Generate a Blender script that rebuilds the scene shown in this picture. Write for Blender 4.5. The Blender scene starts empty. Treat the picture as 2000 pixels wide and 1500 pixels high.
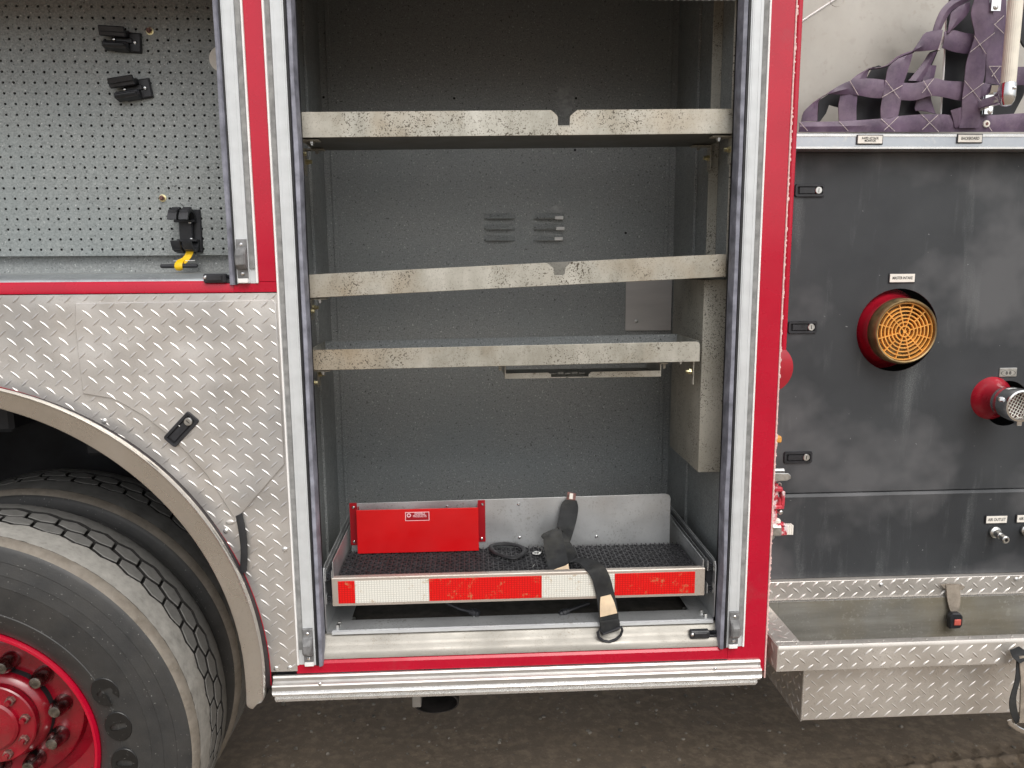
import bpy, bmesh, math, random
import numpy as np
from mathutils import Vector, Matrix, noise
random.seed(7)
S = bpy.context.scene
COL = S.collection
rad = math.radians

# ------------------------------------------------------------------ camera
F = 1500.0                                   # focal length in pixels of a 2000 x 1500 picture
_d = Vector((65, 9496, F)).normalized()      # world down in camera axes (x right, y down, z forward)
_x = Vector((29000, -435, F)).normalized(); _x = (_x - _d * _x.dot(_d)).normalized()
_z = -_d
_y = _z.cross(_x)
CAM = Vector((0, -1.78, 1.67))
cam = bpy.data.cameras.new('camera')
cam.sensor_width = 36.0; cam.lens = 36.0 * F / 2000.0
cam.clip_start = 0.05; cam.clip_end = 1500
co = bpy.data.objects.new('camera', cam); COL.objects.link(co)
# rows of R are the world axes in camera space -> camera axes in world space are its columns
right = Vector((_x[0], _y[0], _z[0])); down = Vector((_x[1], _y[1], _z[1])); fwd = Vector((_x[2], _y[2], _z[2]))
M = Matrix.Identity(4)
for i in range(3):
    M[i][0] = right[i]; M[i][1] = -down[i]; M[i][2] = -fwd[i]; M[i][3] = CAM[i]
co.matrix_world = M
S.camera = co

# ------------------------------------------------------------------ world, sun, exposure
W = bpy.data.worlds.new("World"); S.world = W; W.use_nodes = True
nt = W.node_tree; bg = nt.nodes['Background']
sky = nt.nodes.new('ShaderNodeTexSky'); sky.sky_type = 'NISHITA'; sky.sun_disc = False
SUN_EL, SUN_AZ = rad(50), rad(163)          # azimuth measured clockwise from +Y
sky.sun_elevation = SUN_EL; sky.sun_rotation = SUN_AZ
sky.air_density = 1.0; sky.dust_density = 4.0; sky.ozone_density = 1.0
hs = nt.nodes.new('ShaderNodeHueSaturation'); hs.inputs['Saturation'].default_value = 0.22
hs.inputs['Value'].default_value = 1.0
nt.links.new(sky.outputs[0], hs.inputs['Color']); nt.links.new(hs.outputs[0], bg.inputs[0])
bg.inputs[1].default_value = 0.15
sl = bpy.data.lights.new('sun', 'SUN'); sl.energy = 0.8; sl.angle = rad(40); sl.color = (1, .96, .9)
so = bpy.data.objects.new('sun', sl); COL.objects.link(so)
sdir = Vector((math.sin(SUN_AZ) * math.cos(SUN_EL), math.cos(SUN_AZ) * math.cos(SUN_EL), math.sin(SUN_EL)))
so.rotation_euler = sdir.to_track_quat('Z', 'Y').to_euler()
so.location = (0, -8, 12)
S.view_settings.view_transform = 'Standard'; S.view_settings.look = 'None'
S.view_settings.exposure = 0.28; S.view_settings.gamma = 1.0
S.view_settings.use_curve_mapping = False


def P(px, py, y=None, z=None):
    """measured picture point -> world point on the plane of known depth y (or height z)"""
    v = right * (px - 1000) + down * (py - 750) + fwd * F
    t = (y - CAM.y) / v.y if y is not None else (z - CAM.z) / v.z
    return CAM + v * t

# ------------------------------------------------------------------ materials
def mat(name):
    m = bpy.data.materials.new(name); m.use_nodes = True
    n = m.node_tree; return m, n, n.nodes['Principled BSDF']

def mapping(n, scale=(1, 1, 1), rot=(0, 0, 0)):
    tc = n.nodes.new('ShaderNodeNewGeometry'); mp = n.nodes.new('ShaderNodeMapping')
    mp.inputs['Scale'].default_value = scale; mp.inputs['Rotation'].default_value = rot
    n.links.new(tc.outputs['Position'], mp.inputs[0]); return mp.outputs[0]

def noise_fac(n, scale, lo=.4, hi=.6, detail=3, vec=None, rough=.55):
    t = n.nodes.new('ShaderNodeTexNoise'); t.inputs['Scale'].default_value = scale
    t.inputs['Detail'].default_value = detail; t.inputs['Roughness'].default_value = rough
    n.links.new(vec if vec is not None else mapping(n), t.inputs['Vector'])
    r = n.nodes.new('ShaderNodeMapRange'); r.inputs[1].default_value = lo; r.inputs[2].default_value = hi
    r.clamp = True
    n.links.new(t.outputs[0], r.inputs[0]); return r.outputs[0]

def mixc(n, fac, a, b):
    mx = n.nodes.new('ShaderNodeMix'); mx.data_type = 'RGBA'
    if isinstance(fac, (int, float)): mx.inputs[0].default_value = fac
    else: n.links.new(fac, mx.inputs[0])
    for i, c in ((6, a), (7, b)):
        if isinstance(c, (tuple, list)): mx.inputs[i].default_value = (*c[:3], 1)
        else: n.links.new(c, mx.inputs[i])
    return mx.outputs[2]

def mathn(n, op, a, b=None):
    k = n.nodes.new('ShaderNodeMath'); k.operation = op; k.use_clamp = False
    for i, v in enumerate((a, b)):
        if v is None: continue
        if isinstance(v, (int, float)): k.inputs[i].default_value = v
        else: n.links.new(v, k.inputs[i])
    return k.outputs[0]

def ranged(n, fac, a, b):
    r = n.nodes.new('ShaderNodeMapRange'); r.inputs[3].default_value = a; r.inputs[4].default_value = b
    n.links.new(fac, r.inputs[0]); return r.outputs[0]

def bump(n, b, h, strength=.3, dist=.001):
    k = n.nodes.new('ShaderNodeBump'); k.inputs['Strength'].default_value = strength
    k.inputs['Distance'].default_value = dist
    n.links.new(h, k.inputs['Height']); n.links.new(k.outputs[0], b.inputs['Normal'])

def simple(name, col, rough=.5, metal=0, var=.12, nscale=14, bscale=0, bstr=.2, spec=.5, coat=0, dirt=None, dirtlo=.55, dirthi=.75, dirtamt=.6):
    m, n, b = mat(name)
    f = noise_fac(n, nscale, .35, .65, 4)
    c = mixc(n, f, tuple(max(0, v * (1 - var)) for v in col), tuple(min(1, v * (1 + var)) for v in col))
    if dirt is not None:
        d = noise_fac(n, nscale * .45, dirtlo, dirthi, 6, rough=.7)
        c = mixc(n, mathn(n, 'MULTIPLY', d, dirtamt), c, dirt)
    n.links.new(c, b.inputs['Base Color'])
    b.inputs['Metallic'].default_value = metal
    n.links.new(ranged(n, noise_fac(n, nscale * 2.3, .3, .7, 4), max(.02, rough - .07), min(1, rough + .09)), b.inputs['Roughness'])
    b.inputs['Specular IOR Level'].default_value = spec
    if coat:
        b.inputs['Coat Weight'].default_value = coat; b.inputs['Coat Roughness'].default_value = .04
    if bscale: bump(n, b, noise_fac(n, bscale, .2, .8, 3), bstr)
    return m

M_ = {}
M_['red'] = simple('red_paint', (.47, .0015, .024), .26, 0, .06, 7, coat=.55, spec=.3, dirt=(.22, .10, .10), dirtlo=.60, dirthi=.80, dirtamt=.45)
M_['redchip'] = simple('chipped_paint_edge', (.75, .50, .47), .5, 0, .2, 120)
M_['redinner'] = simple('red_wheel_paint', (.24, .002, .012), .28, 0, .3, 9, coat=.6, dirt=(.11, .05, .04), dirtlo=.5, dirthi=.72, dirtamt=.7)
M_['redpipe'] = simple('red_pipe_paint', (.36, .008, .022), .3, 0, .2, 9, coat=.6)
M_['redcast'] = simple('worn_red_casting', (.50, .04, .06), .4, 0, .3, 60, dirt=(.75, .7, .7), dirtlo=.5, dirthi=.56, dirtamt=.9)
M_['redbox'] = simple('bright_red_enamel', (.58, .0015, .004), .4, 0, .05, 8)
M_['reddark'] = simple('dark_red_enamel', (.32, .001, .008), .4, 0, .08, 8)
M_['white'] = simple('white_anodised_aluminium', (.62, .64, .65), .38, .15, .05, 30, dirt=(.5, .51, .5), dirtlo=.5, dirthi=.8, dirtamt=.35)
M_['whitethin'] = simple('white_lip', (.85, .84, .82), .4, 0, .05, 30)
M_['stripgrey'] = simple('grey_channel_felt', (.25, .25, .245), .8, 0, .25, 40)
M_['seal'] = simple('grey_rubber_seal', (.23, .235, .28), .55, 0, .35, 26)
M_['blackrub'] = simple('black_rubber', (.018, .018, .02), .6, 0, .3, 30)
M_['gasket'] = simple('arch_gasket_rubber', (.035, .028, .03), .7, 0, .3, 30)
M_['blackp'] = simple('black_plastic', (.022, .023, .027), .42, 0, .3, 30)
M_['greyp'] = simple('grey_worn_plastic', (.17, .17, .17), .5, 0, .3, 60)
M_['chrome'] = simple('chrome', (.82, .82, .82), .1, 1, .05, 20)
M_['nutmetal'] = simple('tarnished_chrome_nut', (.30, .29, .28), .22, 1, .5, 50)
M_['steel'] = simple('zinc_steel', (.62, .62, .60), .35, 1, .2, 60)
M_['brassnut'] = simple('yellow_zinc', (.75, .68, .42), .35, 1, .2, 60)
M_['rustsstud'] = simple('rusty_stud', (.20, .10, .085), .6, .3, .5, 120)
M_['yellow'] = simple('yellow_strap', (.85, .53, .005), .5, 0, .06, 30)
M_['orange'] = simple('orange_strainer_plastic', (.78, .35, .065), .5, 0, .15, 40, dirt=(.5, .28, .1), dirtlo=.45, dirthi=.7)
M_['bronze'] = simple('bronze_ring', (.36, .25, .12), .38, .8, .35, 30, dirt=(.2, .15, .1))
M_['mat'] = simple('black_mat_rubber', (.035, .035, .038), .55, 0, .3, 50)
M_['tape_w'] = None
M_['purple'] = simple('purple_webbing', (.088, .053, .095), .46, 0, .25, 22, bscale=700, bstr=.3, dirt=(.26, .19, .25), dirtlo=.45, dirthi=.75, dirtamt=.7)
M_['thread'] = simple('pale_thread', (.62, .55, .52), .8, 0, .3, 200)
M_['vinyl'] = simple('black_vinyl', (.010, .010, .013), .5, 0, .4, 15)
M_['label'] = simple('cream_label', (.80, .76, .69), .5, 0, .05, 60)
M_['tag'] = simple('tan_label', (.72, .56, .38), .6, 0, .15, 25, dirt=(.75, .7, .62))
M_['ink'] = simple('dark_ink', (.03, .03, .03), .6, 0, .1, 50)
M_['decalwhite'] = simple('pink_white_decal', (.80, .50, .52), .5, 0, .1, 300)
M_['blackweb'] = simple('black_webbing', (.016, .017, .018), .75, 0, .4, 25, bscale=900, bstr=.3, dirt=(.08, .075, .06), dirtlo=.5, dirthi=.75, dirtamt=.5)
M_['tanweb'] = simple('dirty_tan_webbing', (.27, .23, .185), .85, 0, .25, 40, bscale=900)
M_['handle'] = simple('ivory_grip', (.80, .75, .64), .5, 0, .06, 30)
M_['redbutton'] = simple('red_button', (.60, .12, .09), .5, 0, .1, 60)
M_['dark'] = simple('dark_underbody', (.012, .012, .014), .8, 0, .4, 6)
M_['darkblue'] = simple('wheel_well_lining', (.02, .022, .028), .6, 0, .5, 5)
M_['polished'] = simple('polished_aluminium_ridge', (.74, .735, .72), .28, .8, .05, 40, dirt=(.6, .58, .54), dirtlo=.5, dirthi=.8, dirtamt=.5)
M_['alu_rock'] = simple('rocker_aluminium', (.52, .505, .485), .36, .7, .08, 10, dirt=(.45, .42, .38), dirtlo=.45, dirthi=.8, dirtamt=.5)
M_['pipeblk'] = simple('sooty_pipe', (.03, .026, .024), .8, .2, .5, 20)
M_['greystreak'] = simple('pale_steel_plate', (.38, .375, .36), .45, .5, .1, 15)

def metal_sheet(name, base, dark, rough=.4, metal=.75, streak=(3, 3, 22), speck=None, speck_amt=.5, speck_scale=420, bumpstr=.12, tint=None, warp=0):
    m, n, b = mat(name)
    f = noise_fac(n, 1.0, .3, .7, 6, mapping(n, streak), .65)
    c = mixc(n, f, dark, base)
    if tint is not None:
        c = mixc(n, mathn(n, 'MULTIPLY', noise_fac(n, 3.2, .48, .66, 4), .55), c, tint)
    if speck is not None:
        s1 = noise_fac(n, speck_scale, .585, .65, 2)
        s2 = noise_fac(n, speck_scale * .42, .615, .675, 4)
        dens = noise_fac(n, 11, .42, .66, 5)
        s = mathn(n, 'MULTIPLY', mathn(n, 'MAXIMUM', s1, s2), mathn(n, 'MULTIPLY', mathn(n, 'ADD', dens, .18), speck_amt))
        k = n.nodes.new('ShaderNodeClamp'); n.links.new(s, k.inputs[0])
        c = mixc(n, k.outputs[0], c, speck)
    n.links.new(c, b.inputs['Base Color']); b.inputs['Metallic'].default_value = metal
    n.links.new(ranged(n, noise_fac(n, 12, .3, .7, 5), rough - .08, rough + .14), b.inputs['Roughness'])
    if bumpstr:
        bump(n, b, noise_fac(n, 60, .2, .8, 5), bumpstr, .0006)
        if warp:
            last = [q for q in n.nodes if q.bl_idname == 'ShaderNodeBump'][-1]
            k = n.nodes.new('ShaderNodeBump'); k.inputs['Strength'].default_value = warp; k.inputs['Distance'].default_value = .02
            n.links.new(noise_fac(n, 4.5, .1, .9, 2), k.inputs['Height']); n.links.new(k.outputs[0], last.inputs['Normal'])
    return m

M_['diamond'] = metal_sheet('diamond_plate_aluminium', (.73, .70, .665), (.57, .55, .525), .37, .66, (4, 4, 9), speck=(.42, .40, .37), speck_amt=.35, speck_scale=260, bumpstr=.10, tint=(.44, .45, .46), warp=.6)
M_['stepmetal'] = metal_sheet('step_diamond_aluminium', (.74, .70, .65), (.56, .53, .49), .40, .7, (4, 4, 9), speck=(.36, .33, .29), speck_amt=.45, speck_scale=260, bumpstr=.12)
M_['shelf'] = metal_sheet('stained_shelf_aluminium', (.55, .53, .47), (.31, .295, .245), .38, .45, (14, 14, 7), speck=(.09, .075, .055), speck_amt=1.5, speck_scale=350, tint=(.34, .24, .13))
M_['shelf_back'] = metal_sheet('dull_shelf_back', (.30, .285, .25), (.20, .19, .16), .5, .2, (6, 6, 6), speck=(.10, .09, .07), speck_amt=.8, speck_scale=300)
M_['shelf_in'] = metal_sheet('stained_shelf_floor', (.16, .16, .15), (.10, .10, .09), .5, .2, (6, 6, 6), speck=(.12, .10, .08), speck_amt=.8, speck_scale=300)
M_['boxmetal'] = metal_sheet('pitted_cover_metal', (.50, .475, .41), (.33, .315, .265), .5, .05, (5, 5, 4), speck=(.06, .055, .045), speck_amt=1.6, speck_scale=380)
M_['boxside'] = metal_sheet('dull_cover_metal', (.30, .29, .25), (.21, .20, .17), .5, .35, (5, 5, 3), speck=(.09, .08, .06), speck_amt=.5, speck_scale=330)
M_['trayalu'] = metal_sheet('tray_aluminium', (.62, .63, .63), (.50, .51, .52), .38, .7, (8, 8, 8), speck=(.30, .29, .27), speck_amt=.5, speck_scale=180)
M_['trayfront'] = metal_sheet('tray_front_aluminium', (.66, .60, .54), (.55, .49, .43), .38, .6, (8, 8, 8), speck=(.35, .28, .2), speck_amt=.6, speck_scale=250)
M_['sill'] = metal_sheet('sill_aluminium', (.42, .40, .36), (.28, .265, .235), .42, .4, (5, 5, 30), speck=(.22, .19, .15), speck_amt=.7, speck_scale=320)
M_['galv'] = metal_sheet('galvanised_sill', (.50, .53, .54), (.36, .38, .40), .36, .7, (14, 14, 30), speck=(.68, .69, .69), speck_amt=.5, speck_scale=250)
M_['pocket'] = metal_sheet('smeared_trough_aluminium', (.40, .39, .355), (.24, .235, .21), .42, .55, (3, 3, 26), speck=(.60, .58, .53), speck_amt=.4, speck_scale=120, tint=(.34, .29, .19))
M_['bedwall'] = metal_sheet('scuffed_bed_aluminium', (.43, .405, .365), (.34, .32, .285), .38, .6, (3, 3, 2), speck=(.30, .27, .23), speck_amt=.5, speck_scale=60)
M_['lip'] = metal_sheet('bluish_lip_aluminium', (.50, .53, .57), (.40, .43, .47), .35, .6, (3, 3, 6), speck=(.62, .62, .6), speck_amt=.5, speck_scale=120)
M_['trim'] = metal_sheet('arch_trim_aluminium', (.76, .73, .68), (.62, .59, .54), .26, .8, (4, 4, 4), speck=(.48, .46, .42), speck_amt=.3, speck_scale=220, bumpstr=.05)
M_['backplate'] = metal_sheet('plain_back_plate', (.66, .63, .61), (.56, .54, .52), .42, .0, (4, 4, 20), bumpstr=0)

def liner(name, base, metal=.0, rough=.48):
    m, n, b = mat(name)
    f = noise_fac(n, 250, .34, .66, 3)
    st = noise_fac(n, 1, .5, .72, 4, mapping(n, (110, 110, 260)), .7)
    c = mixc(n, f, tuple(v * .74 for v in base), tuple(v * 1.2 for v in base))
    c = mixc(n, mathn(n, 'MULTIPLY', st, .4), c, tuple(v * 1.7 for v in base))
    sp = noise_fac(n, 170, .70, .74, 1); c = mixc(n, mathn(n, 'MULTIPLY', sp, .7), c, (.75, .77, .76))
    sd = noise_fac(n, 150, .68, .72, 1, mapping(n, (1.1, 1.0, .9), (1, 2, 3))); c = mixc(n, mathn(n, 'MULTIPLY', sd, .8), c, tuple(v * .2 for v in base))
    dd = noise_fac(n, 2.6, .42, .70, 6, rough=.7)
    c = mixc(n, mathn(n, 'MULTIPLY', dd, .45), c, tuple(v * k for v, k in zip(base, (.78, .86, .90))))
    n.links.new(c, b.inputs['Base Color']); b.inputs['Metallic'].default_value = metal
    n.links.new(ranged(n, noise_fac(n, 40, .3, .7, 4), rough - .1, rough + .12), b.inputs['Roughness'])
    bump(n, b, noise_fac(n, 300, .3, .7, 3), .3, .0006)
    return m
M_['liner'] = liner('grey_speckled_liner', (.29, .302, .298))
M_['peg'] = liner('grey_pegboard_coat', (.27, .29, .285))
M_['shadefloor'] = simple('shade_darkened_floor', (.045, .04, .034), .6, 0, .4, 30, dirt=(.10, .08, .06))  # deep shade under the slide tray is put into this floor colour
M_['recess'] = simple('liner_patch', (.32, .33, .33), .4, 0, .2, 90)

def panel_black():
    m, n, b = mat('black_textured_panel')
    base = mixc(n, noise_fac(n, 4, .35, .65, 5), (.030, .033, .037), (.045, .049, .053))
    big = noise_fac(n, 3.1, .50, .66, 4, mapping(n, (1, 1, 1.1), (0, .5, 0)))
    c = mixc(n, mathn(n, 'MULTIPLY', big, .6), base, (.13, .13, .135))
    stv = mapping(n, (14, 14, 2.1))
    st = noise_fac(n, 1, .54, .72, 5, stv, .6)
    gr = noise_fac(n, 300, .45, .7, 2)
    c = mixc(n, mathn(n, 'MULTIPLY', mathn(n, 'MULTIPLY', st, mathn(n, 'ADD', gr, .45)), .40), c, (.22, .235, .235))
    sp = noise_fac(n, 90, .76, .79, 2); c = mixc(n, mathn(n, 'MULTIPLY', sp, .6), c, (.35, .36, .36))
    n.links.new(c, b.inputs['Base Color']); b.inputs['Specular IOR Level'].default_value = .45
    n.links.new(ranged(n, noise_fac(n, 5, .3, .7, 4), .42, .6), b.inputs['Roughness'])
    bump(n, b, noise_fac(n, 500, .3, .7, 2), .25, .0005)
    return m
M_['panel'] = panel_black()

def tape(name, col, cell):
    m, n, b = mat(name)
    v = n.nodes.new('ShaderNodeTexVoronoi'); v.inputs['Scale'].default_value = 150; v.feature = 'DISTANCE_TO_EDGE'
    v.inputs['Randomness'].default_value = .15
    n.links.new(mapping(n, (1, 1, 1.2)), v.inputs['Vector'])
    r = n.nodes.new('ShaderNodeMapRange'); r.inputs[1].default_value = .05; r.inputs[2].default_value = .16
    n.links.new(v.outputs[0], r.inputs[0])
    c = mixc(n, r.outputs[0], cell, col)
    d = noise_fac(n, 38, .58, .68, 6, rough=.8)
    c = mixc(n, mathn(n, 'MULTIPLY', d, .75), c, (.42, .27, .12))
    n.links.new(c, b.inputs['Base Color']); b.inputs['Roughness'].default_value = .3
    return m
M_['tape_w'] = tape('white_reflective_tape', (.78, .77, .70), (.54, .53, .48))
M_['tape_r'] = tape('red_reflective_tape', (.74, .005, .005), (.46, .004, .004))

def rubber(name, col, dust, amt, rough=.75, sc=18):
    m, n, b = mat(name)
    c = mixc(n, noise_fac(n, sc * 3, .35, .65, 5), tuple(v * .85 for v in col), tuple(v * 1.15 for v in col))
    c = mixc(n, mathn(n, 'MULTIPLY', noise_fac(n, sc, .3, .7, 6, rough=.7), amt), c, dust)
    sp = noise_fac(n, 190, .73, .76, 1); c = mixc(n, mathn(n, 'MULTIPLY', sp, .5), c, (.3, .3, .28))
    n.links.new(c, b.inputs['Base Color']); b.inputs['Roughness'].default_value = rough
    bump(n, b, noise_fac(n, 240, .2, .8, 4), .25, .0008)
    return m
M_['sidewall'] = rubber('tyre_sidewall_rubber', (.026, .027, .028), (.060, .057, .052), .6, .5, 11)
M_['letter'] = rubber('tyre_letter_rubber', (.010, .010, .010), (.016, .016, .016), .4, .38, 12)
M_['treadtop'] = rubber('dusty_tread_rubber', (.18, .176, .166), (.26, .255, .24), .7)
M_['groove'] = rubber('tread_groove_rubber', (.018, .017, .016), (.028, .026, .024), .5)
M_['shoulder'] = rubber('worn_pale_shoulder_rubber', (.30, .29, .265), (.50, .48, .44), .8, .8, 24)
M_['shoulderedge'] = rubber('brown_shoulder_edge', (.17, .145, .115), (.30, .27, .23), .75, .8, 20)

def ground_mat():
    m, n, b = mat('packed_dirt')
    c = mixc(n, noise_fac(n, 2.2, .35, .65, 6, rough=.65), (.36, .285, .20), (.47, .38, .275))
    c = mixc(n, mathn(n, 'MULTIPLY', noise_fac(n, 30, .45, .7, 7), .5), (.22, .175, .13), c)
    sp = noise_fac(n, 150, .68, .72, 2); c = mixc(n, mathn(n, 'MULTIPLY', sp, .5), c, (.50, .43, .33))
    n.links.new(c, b.inputs['Base Color'])
    n.links.new(ranged(n, noise_fac(n, 5, .35, .65, 4), .75, .95), b.inputs['Roughness'])
    b.inputs['Specular IOR Level'].default_value = .25
    h = mathn(n, 'ADD', noise_fac(n, 90, .2, .8, 6), mathn(n, 'MULTIPLY', noise_fac(n, 18, .2, .8, 4), 1.5))
    bump(n, b, h, .4, .003)
    return m
M_['ground'] = ground_mat()
M_['pebble'] = simple('pebble_stone', (.24, .215, .18), .8, 0, .5, 30)

# ------------------------------------------------------------------ mesh builder
class B:
    def __init__(s, *mats):
        s.bm = bmesh.new(); s.mats = mats or ('steel',)
    def _mi(s, faces, mi, sm=True):
        for f in faces: f.material_index = mi; f.smooth = sm
    def box(s, x0, x1, y0, y1, z0, z1, bev=0, mi=0, rot=None, seg=1, off=(0, 0, 0)):
        c = Vector(((x0 + x1) / 2, (y0 + y1) / 2, (z0 + z1) / 2)) + Vector(off)
        d = (abs(x1 - x0), abs(y1 - y0), abs(z1 - z0))
        g = bmesh.ops.create_cube(s.bm, size=1)
        vs = g['verts']
        for v in vs: v.co = Vector((v.co.x * d[0], v.co.y * d[1], v.co.z * d[2]))
        fs = list({f for v in vs for f in v.link_faces})
        if bev:
            es = list({e for v in vs for e in v.link_edges})
            r = bmesh.ops.bevel(s.bm, geom=es, offset=min(bev, min(d) * .45), segments=seg, profile=.5, affect='EDGES')
            vs = list({v for f in r['faces'] for v in f.verts}); fs = list({f for v in vs for f in v.link_faces})
            vs = list({v for f in fs for v in f.verts})
        for v in vs: v.co = (rot @ v.co if rot is not None else v.co) + c
        s._mi(fs, mi); return s
    def prism(s, pts, y0, y1, mi=0, bev=0):
        """polygon given as (x, z), run along y"""
        a = [s.bm.verts.new((p[0], y0, p[1])) for p in pts]
        b = [s.bm.verts.new((p[0], y1, p[1])) for p in pts]
        n = len(pts); fs = [s.bm.faces.new(a), s.bm.faces.new(b[::-1])]
        if bev:
            pass
        for i in range(n):
            j = (i + 1) % n; fs.append(s.bm.faces.new((a[j], a[i], b[i], b[j])))
        s._mi(fs, mi); bmesh.ops.recalc_face_normals(s.bm, faces=fs)
        if bev:
            es = list(fs[0].edges) + list(fs[1].edges)
            r = bmesh.ops.bevel(s.bm, geom=es, offset=bev, segments=1, affect='EDGES')
            s._mi(r['faces'], mi)
        return s
    def prismx(s, pts, x0, x1, mi=0):
        """polygon given as (y, z), run along x"""
        a = [s.bm.verts.new((x0, p[0], p[1])) for p in pts]
        b = [s.bm.verts.new((x1, p[0], p[1])) for p in pts]
        n = len(pts); fs = [s.bm.faces.new(a), s.bm.faces.new(b[::-1])]
        for i in range(n):
            j = (i + 1) % n; fs.append(s.bm.faces.new((a[j], a[i], b[i], b[j])))
        s._mi(fs, mi); bmesh.ops.recalc_face_normals(s.bm, faces=fs); return s
    def lathe(s, prof, c, n=48, mi=0, axis='y', mis=None, caps=False):
        """profile [(r, a)], a measured along the axis from c"""
        c = Vector(c); rings = []
        for r, a in prof:
            ring = []
            for k in range(n):
                t = 2 * math.pi * k / n; u, v = r * math.cos(t), r * math.sin(t)
                if axis == 'y': q = Vector((u, a, v))
                elif axis == 'z': q = Vector((u, v, a))
                else: q = Vector((a, u, v))
                ring.append(s.bm.verts.new(c + q))
            rings.append(ring)
        fs = []
        for i in range(len(rings) - 1):
            for k in range(n):
                j = (k + 1) % n
                f = s.bm.faces.new((rings[i][k], rings[i][j], rings[i + 1][j], rings[i + 1][k]))
                f.material_index = mis[i] if mis else mi; f.smooth = True; fs.append(f)
        for ring, on in ((rings[0], prof[0][0] > 1e-5), (rings[-1], prof[-1][0] > 1e-5)):
            if caps and on:
                f = s.bm.faces.new(ring); f.material_index = mi; fs.append(f)
        bmesh.ops.remove_doubles(s.bm, verts=[v for r in (rings[0], rings[-1]) for v in r], dist=1e-6)
        return s
    def tube(s, pts, r, n=10, mi=0, closed=False, flat=1.0):
        pts = [Vector(p) for p in pts]; rings = []; m = len(pts)
        up = Vector((0, 0, 1))
        for i, p in enumerate(pts):
            a = pts[(i - 1) % m] if (closed or i > 0) else p
            b = pts[(i + 1) % m] if (closed or i < m - 1) else p
            t = (b - a).normalized()
            if abs(t.dot(up)) > .9: up = Vector((0, 1, 0)) if abs(t.y) < .9 else Vector((1, 0, 0))
            u = t.cross(up).normalized(); v = t.cross(u)
            rr = r[i] if isinstance(r, (list, tuple)) else r
            rings.append([s.bm.verts.new(p + u * rr * math.cos(2 * math.pi * k / n) + v * rr * flat * math.sin(2 * math.pi * k / n)) for k in range(n)])
        fs = []
        for i in range(m if closed else m - 1):
            A, C = rings[i], rings[(i + 1) % m]
            for k in range(n): fs.append(s.bm.faces.new((A[k], A[(k + 1) % n], C[(k + 1) % n], C[k])))
        if not closed: fs += [s.bm.faces.new(rings[0]), s.bm.faces.new(rings[-1][::-1])]
        s._mi(fs, mi); return s
    def ball(s, c, r, mi=0, sc=(1, 1, 1), n=10):
        g = bmesh.ops.create_uvsphere(s.bm, u_segments=n, v_segments=max(5, n // 2), radius=r)
        for v in g['verts']: v.co = Vector((v.co.x * sc[0], v.co.y * sc[1], v.co.z * sc[2])) + Vector(c)
        s._mi({f for v in g['verts'] for f in v.link_faces}, mi); return s
    def ribbon(s, rows, th=.0015, mi=0, sub=3, wav=0):
        """band through rows of (left point, right point), smoothed, given a thickness"""
        L = [Vector(a) for a, b in rows]; R = [Vector(b) for a, b in rows]
        def cr(Q):
            o = []
            for i in range(len(Q) - 1):
                p0 = Q[max(i - 1, 0)]; p1 = Q[i]; p2 = Q[i + 1]; p3 = Q[min(i + 2, len(Q) - 1)]
                for k in range(sub):
                    t = k / sub
                    o.append(.5 * ((2 * p1) + (p2 - p0) * t + (2 * p0 - 5 * p1 + 4 * p2 - p3) * t * t + (3 * p1 - p0 - 3 * p2 + p3) * t ** 3))
            o.append(Q[-1]); return o
        L, R = cr(L), cr(R); m = len(L); g = []
        for i in range(m):
            mid = (L[i] + R[i]) / 2
            t = (L[min(i + 1, m - 1)] + R[min(i + 1, m - 1)] - L[max(i - 1, 0)] - R[max(i - 1, 0)])
            nrm = (R[i] - L[i]).cross(t)
            nrm = nrm.normalized() if nrm.length > 1e-9 else Vector((0, -1, 0))
            if nrm.y > 0: nrm = -nrm
            g.append([s.bm.verts.new(q) for q in (L[i], mid + nrm * wav, R[i], R[i] - nrm * th, mid + nrm * (wav - th), L[i] - nrm * th)])
        fs = []
        for i in range(m - 1):
            for k in range(6): fs.append(s.bm.faces.new((g[i][k], g[i][(k + 1) % 6], g[i + 1][(k + 1) % 6], g[i + 1][k])))
        fs += [s.bm.faces.new(g[0]), s.bm.faces.new(g[-1][::-1])]
        s._mi(fs, mi); bmesh.ops.recalc_face_normals(s.bm, faces=fs); return s
    def raw(s, verts, faces, mi=0, smooth=True):
        vs = [s.bm.verts.new(v) for v in verts]
        for f in faces:
            q = s.bm.faces.new([vs[i] for i in f]); q.material_index = mi; q.smooth = smooth
        return s
    def mesh(s, name, sharp=32):
        me = bpy.data.meshes.new(name); s.bm.to_mesh(me); s.bm.free()
        for k in s.mats: me.materials.append(M_[k])
        me.set_sharp_from_angle(angle=rad(sharp)); return me
    def build(s, name, parent=None, label=None, cat=None, group=None, kind=None, sharp=32):
        return place(s.mesh(name, sharp), name, parent, label, cat, group, kind)

def place(me, name, parent=None, label=None, cat=None, group=None, kind=None, loc=None, rot=None):
    o = bpy.data.objects.new(name, me); COL.objects.link(o)
    if loc is not None: o.location = loc
    if rot is not None: o.rotation_euler = rot
    if parent is not None:
        o.parent = parent
        q = Vector((0, 0, 0)); p = parent
        while p is not None: q += p.location; p = p.parent
        o.location = Vector(o.location) - q
    for k, v in (('label', label), ('category', cat), ('group', group), ('kind', kind)):
        if v: o[k] = v
    return o

def world_loc(o):
    q = Vector((0, 0, 0))
    while o is not None: q += o.location; o = o.parent
    return q

def thing(name, label, cat, loc, group=None):
    return place(None, name, None, label, cat, group, loc=loc)

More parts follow.
